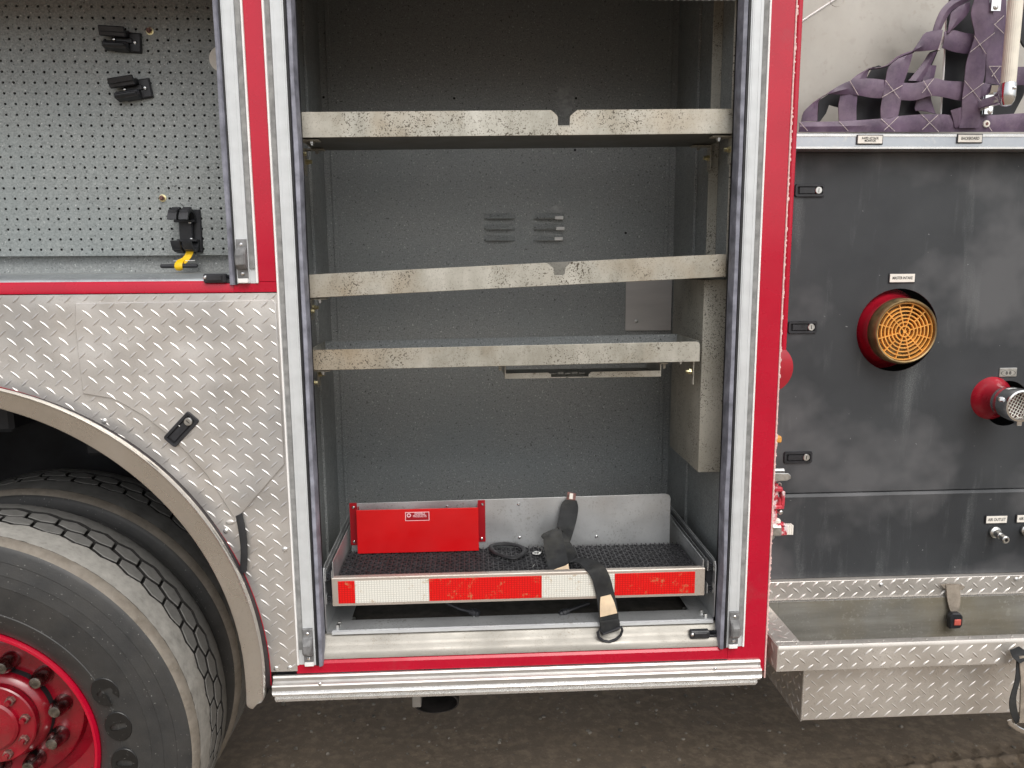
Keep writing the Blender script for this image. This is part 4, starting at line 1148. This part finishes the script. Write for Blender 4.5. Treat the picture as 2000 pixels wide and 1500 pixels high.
# small discharge at the picture's right edge
d0 = P(1996, 793, .13); dpx = (d0.x, 0, d0.z)
b = B('redpipe', 'chrome')
b.lathe([(.063, .36), (.063, .262), (.060, .250), (.048, .235), (.040, .222), (.039, .195)], dpx, 48, 0)
dp = b.build('discharge_pipe', T, 'small red discharge pipe with a chrome ring at the right edge')
b = B('chrome'); b.lathe([(.036, .20), (.0395, .198), (.0405, .180), (.044, .172), (.0445, .138), (.0425, .130), (.0375, .129), (.036, .133), (.035, .17)], dpx, 56)
b.box(dpx[0] - .053, dpx[0] - .040, .145, .16, dpx[2] + .010, dpx[2] + .022, .002); b.box(dpx[0] + .0, dpx[0] + .014, .14, .155, dpx[2] - .056, dpx[2] - .043, .002)
b.build('chrome_ring', dp)
b = B('label', 'rustsstud')
for k in range(-4, 5):
    w = math.sqrt(max(0, .035 ** 2 - (k * .008) ** 2)); R_ = Matrix.Rotation(rad(25), 3, 'Y')
    for (ax, an) in ((0, 1), (1, 0)):
        dxyz = (w * 2, .0015, .0013) if ax == 0 else (.0013, .0015, w * 2)
        off = Vector((0, 0, k * .008)) if ax == 0 else Vector((k * .008, 0, 0))
        b.box(-dxyz[0] / 2, dxyz[0] / 2, -.0008, .0008, -dxyz[2] / 2, dxyz[2] / 2, rot=R_, off=R_ @ off + Vector((dpx[0], .158 + .001 * ax, dpx[2])))
b.lathe([(.035, .19), (0, .19)], dpx, 24, 1)
b.build('screen', dp)
# air fittings
for a, c in ((1942, 1038), (2003, 1034)):
    q = P(a, c, YP); b = B('steel', 'dark')
    b.lathe([(.0165, .0), (.0165, -.008), (.011, -.012), (.0095, -.030), (.0078, -.032), (.0078, -.040), (.0100, -.041), (.0105, -.054), (.0085, -.056), (.0050, -.056), (.0045, -.050)], (q.x, YP, q.z), 24)
    b.lathe([(.0048, -.050), (0, -.050)], (q.x, YP, q.z), 12, 1)
    for v in b.bm.verts: d = YP - v.co.y; v.co.x -= d * .06; v.co.z -= d * .10
    b.build('air_fitting', pl_)

# red fixtures just behind the body column
q = P(1500, 720, .10); b = B('redpipe', 'label')
b.lathe([(.060, .30), (.060, .12), (.063, .118), (.0635, .108), (.0625, .104), (.052, .100), (0, .098)], (q.x + .004, 0, q.z), 48, mis=[0, 0, 1, 0, 0, 0])
b.build('red_cap', T)
b = B('bronze', 'orange'); q = P(1517, 857, .06); b.box(q.x - .008, q.x + .010, .05, .075, q.z - .009, q.z + .008, .003, mi=1); b.build('marker_lamp', T)
b = B('redcast', 'label', 'steel', 'chrome')
def pb_(pxa, pya, pxb, pyb, y0, y1, bev, mi): 
    a_, c_ = P(pxa, pya, y0), P(pxb, pyb, y0); b.box(a_.x, c_.x, y0, y1, c_.z, a_.z, bev, mi=mi)
pb_(1496, 917, 1535, 927, .06, .075, .004, 2)
q1 = P(1512, 932, .045); b.prism([(q1.x - .02, q1.z - .012), (q1.x - .02, q1.z + .010), (q1.x + .036, q1.z + .009), (q1.x + .043, q1.z + .003), (q1.x + .043, q1.z - .005), (q1.x + .034, q1.z - .010)], .045, .049, 2, bev=.001)
pb_(1496, 925, 1518, 945, .05, .07, .004, 0)
pb_(1494, 946, 1517, 1045, .055, .075, .003, 0)
pb_(1512, 952, 1530, 962, .05, .07, .004, 0); pb_(1528, 960, 1533, 990, .05, .07, .002, 0); pb_(1513, 988, 1532, 995, .05, .07, .002, 0)
q = P(1522, 982, .06); b.lathe([(.007, -.014), (.007, .014)], q, 10, 0, axis='z', caps=True)
q = P(1522, 948, .06); b.tube([q + Vector((.005 * math.cos(t), 0, .007 * math.sin(t))) for t in np.linspace(0, 5.6, 9)], .0017, 6, 2)
q = P(1524, 1000, .06); b.ball(q, .007, 2); b.ball(P(1518, 1018, .06), .009, 1)
pb_(1506, 1024, 1535, 1030, .05, .07, .002, 0); pb_(1508, 1028, 1528, 1048, .046, .06, .004, 2); pb_(1496, 1040, 1514, 1056, .05, .07, .005, 2); pb_(1526, 1026, 1538, 1046, .05, .07, .002, 0)
for i in range(3): pb_(1538 + i * 4.2, 1026, 1541 + i * 4.2, 1045, .05, .066, .001, 1)
b.build('casting_latch', T, 'worn red casting with a silver lever and grip beside the column')

# hose bed lip, wall and grab rail above the panel
b = B('lip', 'polished')
b.prismx([(.195, 1.951), (.195, 1.984), (.198, 1.988), (.36, 1.990), (.36, 1.950)], .7345, XR, 0)
b.box(.7345, XR, .1925, .1945, 1.950, 1.9555, .0005, mi=1); b.box(.7345, XR, .1935, .1949, 1.980, 1.9865, .0005, mi=1)
lipo = b.build('bed_lip', T)
nameplate(1698, 273, .1945, 'RAPID ATTACK\nMONITOR', lipo, .069, .0245, .0078)
nameplate(1893, 271, .1945, 'BACKBOARD', lipo, .068, .0235, .0100)
b = B('bedwall', 'whitethin', 'polished')
b.box(.7345, XR, .42, .424, 1.99, ZT, 0); b.box(.7345, XR, .424, 2.2, ZT - .02, ZT)
a_, c_ = P(1568, 40, .42), P(1650, -14, .42)
b.tube([Vector((a_.x - .04, .418, a_.z - .026)), Vector((a_.x, .418, a_.z)), Vector((c_.x, .418, c_.z))], .0028, 6, 1)
a_ = P(1635, -2, .40); b.lathe([(.02, 0), (.02, .002)], (a_.x, .4, a_.z), 12, 0)
b.build('bed_wall', T)
b = B('handle')
q = P(1969, 165, .11); zt_ = P(1978, 0, .11).z; N = 24
V = []; zz = np.linspace(q.z, ZT - .35, 14)
for z in zz:
    for k in range(N * 2): a = math.pi * k / N; r_ = .0165 - (.0007 if k % 2 else 0); V.append((q.x + r_ * math.cos(a), .11 + r_ * math.sin(a), z))
n = N * 2; b.raw(V, [(i * n + k, i * n + (k + 1) % n, (i + 1) * n + (k + 1) % n, (i + 1) * n + k) for i in range(13) for k in range(n)] + [tuple(range(n))])
gr = b.build('grab_rail', T, 'ribbed ivory grab rail with chrome end')
b = B('chrome'); b.lathe([(.0175, q.z + .003), (.0185, q.z), (.0185, q.z - .028), (.0165, q.z - .040), (.011, q.z - .049), (0, q.z - .052)], (q.x, .11, 0), 32, axis='z')
b.box(q.x - .010, q.x + .010, .12, .42, q.z - .04, q.z - .018, .003); b.build('rail_end', gr)
place(RVS, 'screw', gr, loc=(q.x + .003, .0895, q.z - .012))
for a, c, w, h in ((1944, 8, .024, .034), (1930, 205, .022, .046)):
    b = B('chrome'); q = P(a, c, .20); b.prismx([(.196, q.z - h / 2), (.196, q.z + h / 2), (.199, q.z + h / 2 + .002), (.203, q.z + h / 2), (.203, q.z - h / 2)], q.x - w / 2, q.x + w / 2)
    b.box(q.x - w / 2, q.x - w / 2 + .003, .2035, .225, q.z - h / 2, q.z + h / 2, .001)
    if c > 100: b.prismx([(.205, q.z + h / 2), (.190, q.z + h / 2 + .006), (.186, q.z + h / 2 + .022), (.192, q.z + h / 2 + .024), (.205, q.z + h / 2 + .012)], q.x - .004, q.x + .014)
    b.build('chrome_bracket', T)
place(RV, 'screw', T, loc=P(1945, 14, .1955)); place(RV, 'screw', T, loc=P(1934, 218, .1955))

# ------------------------------------------------------------------ running board with its trough
b = B('stepmetal', 'pocket', 'polished')
x0, x1, zt_ = .757, XR, .7165
yb_ = .232
bh = []
def quad(pts, mi=0): b.raw(pts, [(0, 1, 2, 3)], mi, False)
# front rim with rolled edge
b.prismx([(.001, .712), (.001, zt_), (-.010, zt_), (-.0165, zt_ - .002), (-.0195, zt_ - .008), (-.020, zt_ - .012), (-.020, .648), (-.016, .6475), (-.016, .700)], x0, x1)
# left rim
b.box(x0, .820, .0015, yb_, .7125, zt_, .001); b.prismx([(-.0198, .648), (-.0198, zt_ - .001), (yb_, zt_ - .001), (yb_, .648)], x0 - .003, x0)
# rear flange, bright ledge
b.box(.7347, XR, yb_, YP + .008, .7180, .7735, .001)
b.prismx([(yb_ - .0005, .7165), (yb_ - .006, .7205), (yb_ - .006, .7165), (yb_ - .002, .710), (yb_ + .004, .710), (yb_ + .004, .7165)], .7347, XR, 2)
# lower box
b.prismx([(.040, .6475), (.040, .473), (.043, .470), (.60, .470), (.60, .472), (.043, .473), (.043, .6475)], .8525, XR)
b.prism([(.8505, .648), (.8525, .648), (.8525, .4705), (.8505, .4705)], .0385, .60)
b.box(x0, .8503, .004, .60, .6440, .6475)
# trough
b.box(.8195, .8560, .2255, .2305, .645, .716, mi=1); b.prismx([(.2305, .716), (.2255, .716), (.2250, .510), (.215, .487), (.195, .478), (.045, .477), (.045, .474), (.2305, .474)], .8563, XR, 1); b.box(.8165, .8195, .002, .225, .650, .7120, 0, mi=1); b.box(.8530, .8560, .045, .225, .474, .650, 0, mi=1); b.box(.8197, XR, -.0002, .0025, .650, .7110, 0, mi=1); b.box(.8197, .8530, .0026, .225, .6480, .6500, 0, mi=1)
b.box(.8515, .8545, .036, .0385, .472, .647, .0008, mi=2)
rectp = lambda u0, u1, v0, v1: [(u0, v0), (u1, v0), (u1, v1), (u0, v1)]
tread_bars(b, rectp(x0 + .002, XR, .650, .706), lambda u, v, h: Vector((u, -.0198 - h, v)), off=(.005, .006), h=.0022, wd=.0075)
tread_bars(b, rectp(x0 + .002, XR, -.014, .001), lambda u, v, h: Vector((u, v, zt_ + h)), off=(.01, .004), h=.0018, wd=.007)
tread_bars(b, rectp(x0 + .002, .819, .002, yb_ - .008), lambda u, v, h: Vector((u, v, zt_ + h)), off=(.008, .006), h=.0018, wd=.007)
tread_bars(b, rectp(0, yb_, .652, .712), lambda u, v, h: Vector((x0 - .003 - h, u, v)), off=(.01, .008), h=.0018, wd=.007)
tread_bars(b, rectp(.7347, XR, .7185, .773), lambda u, v, h: Vector((u, yb_ - h, v)), off=(.004, .010), h=.0022, wd=.0075)
tread_bars(b, rectp(.856, XR, .474, .648), lambda u, v, h: Vector((u, .040 - h, v)), off=(.006, .010), h=.0018, wd=.0048)
tread_bars(b, rectp(.05, .59, .474, .646), lambda u, v, h: Vector((.8505 - h, u, v)), off=(.006, .010), h=.0018, wd=.0048)
rbd = b.build('running_board', T, 'diamond plate running board with an open trough', sharp=25)
rivets('rivet', RV, [P(1721, 1142, yb_ - .001), P(1985, 1131, yb_ - .001)], rbd)
for (a, c, rx, rz, y, sd) in ((1975, 1268, .020, .02, -.0201, 5), (1922, 1322, .022, .030, .0398, 2)):
    pass
# ------------------------------------------------------------------ things that hang on or lie in the truck
def hangbase(name, label, cat, pts, group=None): return thing(name, label, cat, P(*pts), group)
# buckle on its webbing over the edge of the trough
bk = hangbase('seat_belt_buckle', 'black seat belt buckle with a red button hanging on tan webbing over the trough', 'buckle', (1862, 1228, .21))
def rw(rows): return [(P(a, c, y), P(d, e, y)) for a, c, d, e, y in rows]
b = B('tanweb'); b.ribbon(rw([(1838, 1143, 1846, 1151, .222), (1849, 1141, 1855, 1152, .222), (1868, 1141, 1866, 1150, .222), (1885, 1145, 1880, 1153, .222)]), .003)
b.ribbon(rw([(1848, 1143, 1873, 1141, .219), (1850, 1165, 1876, 1163, .216), (1853, 1183, 1875, 1183, .214), (1857, 1194, 1871, 1194, .212)]), .003, wav=.001)
b.build('webbing', bk)
b = B('blackp', 'redbutton'); q = P(1863, 1210, .21)
b.prism([(q.x - .017, q.z - .022), (q.x - .019, q.z + .014), (q.x - .012, q.z + .024), (q.x + .010, q.z + .023), (q.x + .018, q.z + .013), (q.x + .018, q.z - .012), (q.x + .013, q.z - .021)], .197, .216, 0, bev=.002)
b.build('buckle_body', bk)
b = B('redbutton'); b.box(q.x - .008, q.x + .012, .194, .1975, q.z - .011, q.z + .007, .0015); b.build('button', bk)
hs_ = hangbase('tie_down_strap', 'dark brown strap with a silver end hanging in front of the running board', 'strap', (1985, 1415, -.06))
b = B('blackweb', 'tanweb')
b.ribbon(rw([(1972, 1270, 1990, 1262, -.03), (1978, 1283, 2003, 1272, -.05), (1992, 1296, 2012, 1286, -.06)]), .004)
b.ribbon(rw([(1986, 1285, 1996, 1282, -.05), (1984, 1325, 1993, 1325, -.06), (1973, 1365, 1985, 1362, -.07), (1974, 1392, 1988, 1390, -.07), (1984, 1414, 1995, 1408, -.06)]), .003)
b.ribbon(rw([(1991, 1282, 2016, 1278, -.055), (1994, 1330, 2018, 1330, -.062), (1993, 1380, 2016, 1380, -.064), (1991, 1412, 2012, 1410, -.064)]), .004, mi=1, wav=.002)
b.build('webbing', hs_)
b = B('chrome'); b.tube([P(1972, 1406, -.065), P(1974, 1413, -.067), P(1990, 1424, -.068), P(2012, 1434, -.068)], .006, 8, flat=.5); b.build('end_hook', hs_)

# yellow strap with its T bar
ys = hangbase('yellow_strap', 'short yellow strap with a black cross bar hanging from the upright clip', 'strap', (360, 526, .18))
b = B('yellow'); b.ribbon(rw([(366, 476, 371, 474, .225), (364, 490, 378, 489, .222), (358, 502, 372, 504, .212), (346, 508, 362, 515, .198)]), .002)
b.ribbon(rw([(346, 508, 360, 508, .20), (341, 515, 356, 515, .188), (341, 523, 356, 523, .186), (344, 528, 357, 527, .192)]), .002, wav=.002); b.build('webbing', ys)
b = B('blackp'); q0, q1 = P(317, 520, .193), P(383, 519, .193); b.tube([q0, q1], .0052, 12); b.ball(q0, .0053); b.ball(q1, .0053); b.build('cross_bar', ys)
b = B('whitethin'); b.tube([P(339, 509.5, .205), P(381, 509, .205)], .0009, 6); b.build('cable_tie', ys)

# black strap lying over the tray
st_ = hangbase('webbing_strap', 'black webbing strap with tan labels draped over the reflective tray front', 'strap', (1150, 1110, .06))
def u5(u, v): return 1000 + u / 4.69, 940 + v / 4.69
def srow(u1, v1, u2, v2, y=None, z=None):
    a = u5(u1, v1); c = u5(u2, v2); return (P(a[0], a[1], y, z), P(c[0], c[1], y, z))
b = B('blackweb')
b.ribbon([srow(488, 168, 592, 175, .262), srow(452, 212, 607, 240, .255), srow(432, 310, 597, 330, .245), srow(412, 420, 572, 430, .215), srow(440, 500, 545, 520, .18), srow(470, 560, 530, 560, .165)], .003, wav=.001)
b.build('webbing', st_, 'upper end of the strap leaning on the back plate')
b = B('blackweb')
b.ribbon([srow(272, 505, 330, 585, .175), srow(285, 478, 400, 470, .185), srow(410, 425, 445, 445, .195), srow(440, 440, 480, 500, .19)], .004)
b.ribbon([srow(285, 510, 445, 435, .172), srow(290, 590, 470, 530, .155), srow(312, 700, 500, 660, .12), srow(342, 820, 520, 757, .085)], .003, wav=.001)
b.build('webbing', st_, 'folded middle of the strap')
b = B('blackweb')
b.ribbon([srow(440, 450, 500, 500, .18), srow(470, 560, 545, 575, .165), srow(492, 680, 590, 650, .13), srow(515, 742, 575, 712, .10), srow(565, 740, 645, 700, .085), srow(612, 750, 725, 712, .072), srow(652, 786, 800, 742, .054), srow(685, 822, 850, 785, .034), srow(717, 872, 882, 840, .029), srow(742, 930, 905, 900, .027), srow(775, 1065, 938, 1025, .026), srow(790, 1160, 958, 1120, .024), srow(800, 1260, 975, 1220, .020), srow(812, 1400, 985, 1350, .014)], .003, wav=.0008)
b.build('webbing', st_, 'long end of the strap hanging over the tray front')
b = B('blackweb'); b.ribbon([srow(800, 1282, 978, 1262, .014), srow(806, 1300, 985, 1280, .0125), srow(814, 1380, 990, 1335, .0115), srow(820, 1412, 985, 1362, .012)], .003, wav=.001); b.build('end_fold', st_)
b = B('tag'); b.ribbon([srow(345, 824, 527, 822, .076), srow(420, 795, 522, 790, .079), srow(500, 770, 516, 758, .081)], .001); b.build('label', st_, 'cream label on the folded end')
b = B('tag'); b.ribbon([srow(812, 1060, 905, 1038, .0225), srow(806, 1130, 938, 1112, .0205), srow(808, 1245, 965, 1208, .0165)], .0012); b.build('label', st_, 'tan worn label on the hanging end')
b = B('rustsstud', 'label'); b.ribbon([srow(510, 97, 588, 112, .264), srow(498, 165, 580, 176, .260)], .0015); b.ribbon([srow(530, 108, 560, 112, .2615), srow(524, 160, 555, 165, .2578)], .0008, mi=1); b.build('end_tab', st_)
b = B('blackp'); q = u5(900, 1390); dpts = []
for u, v in ((800, 1350), (785, 1385), (795, 1430), (835, 1460), (890, 1470), (950, 1450), (995, 1410), (1010, 1365), (1000, 1335), (975, 1345), (900, 1375), (830, 1400)):
    a = u5(u, v); dpts.append(P(a[0], a[1], .010))
b.tube(dpts, .0036, 8, closed=True); b.build('d_ring', st_)
# loose black rubber loop on the mat
lo = hangbase('rubber_loop', 'loose black rubber loop lying on the tray mat beside the red bracket', 'rubber loop', (990, 1078, .15))
pts = []
for px_, py_ in ((958, 1070), (966, 1064), (988, 1062), (1012, 1066), (1024, 1074), (1020, 1083), (1004, 1090), (984, 1086), (968, 1080)):
    pts.append(P(px_, py_, z=.899))
def sm(pts, k=4):
    o = []; n = len(pts)
    for i in range(n):
        p0, p1, p2, p3 = pts[i - 1], pts[i], pts[(i + 1) % n], pts[(i + 2) % n]
        for j in range(k):
            t = j / k; o.append(.5 * ((2 * p1) + (p2 - p0) * t + (2 * p0 - 5 * p1 + 4 * p2 - p3) * t * t + (3 * p1 - p0 - 3 * p2 + p3) * t ** 3))
    return o
b = B('blackrub'); b.tube(sm(pts), .0068, 10, closed=True, flat=.7); b.build('loop', lo)

# purple cargo net
nt_ = hangbase('cargo_net', 'purple webbing cargo net slung over black covers above the pump panel', 'cargo net', (1800, 255, .22))
def n3(u, v): return 1500 + u / 3.75, v / 3.75
def nrow(u1, v1, u2, v2, y): a = n3(u1, v1); c = n3(u2, v2); return (P(a[0], a[1], y), P(c[0], c[1], y))
def strap(rows, y, th=.0022, wav=.0045):
    b = B('purple'); R_ = []
    for i, r in enumerate(rows):
        yy = r[4] if len(r) > 4 else y
        R_.append(nrow(r[0], r[1], r[2], r[3], yy))
    b.ribbon(R_, th, wav=wav); b.build('webbing', nt_)
strap([(228, 892, 226, 966), (520, 888, 520, 966), (830, 868, 830, 966), (960, 850, 960, 966), (1120, 838, 1120, 966), (1290, 838, 1290, 966), (1420, 850, 1420, 966), (1600, 845, 1600, 966), (1880, 828, 1880, 966), (2100, 820, 2100, 966)], .212)
strap([(245, 890, 362, 888), (262, 820, 364, 810), (330, 752, 376, 735), (405, 700, 440, 688)], .225)
strap([(415, 698, 440, 690), (500, 640, 540, 692), (600, 592, 655, 697), (730, 574, 760, 716), (860, 586, 850, 720), (1000, 606, 970, 732), (1100, 604, 1080, 734), (1215, 572, 1190, 702), (1300, 590, 1290, 712), (1440, 598, 1420, 738), (1580, 606, 1570, 730), (1690, 640, 1680, 700)], .218)
strap([(533, 690, 656, 694), (516, 780, 648, 785), (522, 888, 648, 882)], .222)
strap([(960, 425, 1062, 390), (885, 490, 1040, 470), (864, 575, 1010, 562), (856, 610, 988, 625), (843, 700, 976, 720), (825, 790, 965, 792), (828, 872, 952, 856)], .214)
strap([(605, 590, 720, 575), (655, 548, 742, 515), (735, 500, 790, 486)], .228)
strap([(740, 500, 742, 512), (860, 480, 868, 492), (950, 412, 958, 432), (1062, 368, 1068, 386)], .226)
strap([(1062, 372, 1064, 378), (1110, 300, 1150, 372), (1160, 236, 1210, 366), (1282, 218, 1245, 364)], .214)
strap([(1292, 232, 1276, 350), (1360, 220, 1350, 376), (1440, 240, 1410, 388), (1508, 246, 1460, 392), (1640, 252, 1600, 384), (1720, 255, 1700, 380)], .224)
strap([(1205, 235, 1262, 232), (1232, 150, 1300, 150), (1270, 70, 1345, 82), (1330, 8, 1400, 45), (1420, -30, 1480, 0)], .226)
strap([(1312, 244, 1318, 250), (1328, 170, 1395, 175), (1338, 110, 1450, 120), (1348, 88, 1480, 65), (1400, 45, 1480, 10)], .220)
strap([(1530, -60, 1620, -60), (1510, 10, 1622, 10), (1488, 90, 1648, 90), (1500, 170, 1656, 180), (1516, 250, 1648, 250), (1500, 320, 1620, 330), (1474, 390, 1600, 385), (1452, 470, 1594, 470), (1444, 545, 1588, 545), (1434, 640, 1564, 650), (1422, 740, 1552, 745), (1422, 840, 1556, 850), (1408, 905, 1552, 912), (1400, 938, 1535, 940)], .204)
strap([(1655, -40, 1745, -40), (1650, 100, 1745, 95), (1625, 250, 1735, 250), (1600, 400, 1725, 400), (1598, 500, 1712, 495), (1590, 610, 1700, 625)], .222)
strap([(1810, 490, 1808, 622), (1880, 488, 1880, 622), (2050, 480, 2050, 615)], .222)
strap([(1338, 808, 1424, 782), (1356, 870, 1424, 850), (1366, 925, 1412, 900), (1382, 940, 1400, 925)], .206)
strap([(1175, 395, 1240, 372), (1120, 480, 1185, 490), (1030, 590, 1120, 600)], .236)
strap([(1150, 480, 1235, 480), (1130, 600, 1210, 600), (1075, 790, 1190, 700), (1110, 810, 1230, 835)], .238)
# stitching
b = B('thread')
def stitch(u1, v1, u2, v2, y): b.tube([P(*n3(u1, v1), y), P(*n3(u2, v2), y)], .0007, 5)
for s_ in ((598, 590, 662, 698, .212), (860, 588, 962, 720, .207), (835, 712, 985, 625, .2065), (1140, 590, 1200, 700, .211), (1215, 575, 1130, 680, .2105), (1440, 590, 1560, 738, .1985), (1425, 722, 1580, 608, .198), (1510, 262, 1598, 395, .1985), (1480, 382, 1660, 240, .198),
            (1655, 175, 1728, 245, .215), (1728, 115, 1660, 180, .215), (230, 892, 290, 958, .208), (520, 888, 588, 960, .208), (828, 870, 930, 962, .208), (955, 855, 850, 955, .2075), (1125, 838, 1250, 965, .208), (1245, 842, 1130, 950, .2075), (1640, 960, 1600, 900, .2075), (1620, 488, 1700, 620, .215), (1700, 485, 1640, 560, .215), (1620, 486, 1715, 486, .2145)):
    stitch(*s_)
b.build('stitching', nt_)
# black covers behind the net
b = B('vinyl')
def cover(pts, y=.262): b.prism([(lambda q: (q.x, q.z))(P(*n3(u, v), y)) for u, v in pts], y, y + .006)
cover([(362, 888), (375, 735), (445, 688), (545, 690), (520, 785), (450, 765), (425, 830), (383, 888)])
cover([(640, 690), (840, 700), (840, 890), (640, 890)], .263)
cover([(715, 590), (770, 495), (810, 478), (850, 492), (970, 420), (1000, 430), (900, 600)], .2635)
cover([(1000, 620), (1015, 530), (1110, 538), (1190, 380), (1250, 360), (1200, 480), (1150, 620)], .264)
cover([(955, 720), (1110, 700), (1075, 780), (1130, 850), (950, 870)], .2645)
cover([(1272, 850), (1300, 340), (1480, 360), (1480, 850)], .265)
cover([(1296, 350), (1320, 60), (1345, -60), (1720, -60), (1720, 640), (1480, 640), (1470, 350)], .2665)
cover([(1480, 600), (1900, 600), (1872, 700), (1800, 835), (1480, 850)], .268)
cover([(1835, -60), (1835, 260), (1870, 330), (1900, 360), (1900, -60)], .2685)
b.build('black_cover', nt_)
b = B('whitethin'); b.tube([P(*n3(1306, 100), .25), P(*n3(1290, 480), .25), P(*n3(1266, 835), .25)], .0022, 6)
b.tube([P(*n3(1300, 250), .235), P(*n3(1250, 368), .235)], .003, 6); b.build('stiffening_rod', nt_)
q = P(1926, 242, .208); b = B('label', 'rustsstud'); b.lathe([(.0092, 0), (.0085, -.003), (.004, -.004)], q, 18); b.lathe([(.0045, -.0035), (.0035, -.005), (0, -.005)], q, 10, 1); b.build('snap_stud', nt_)
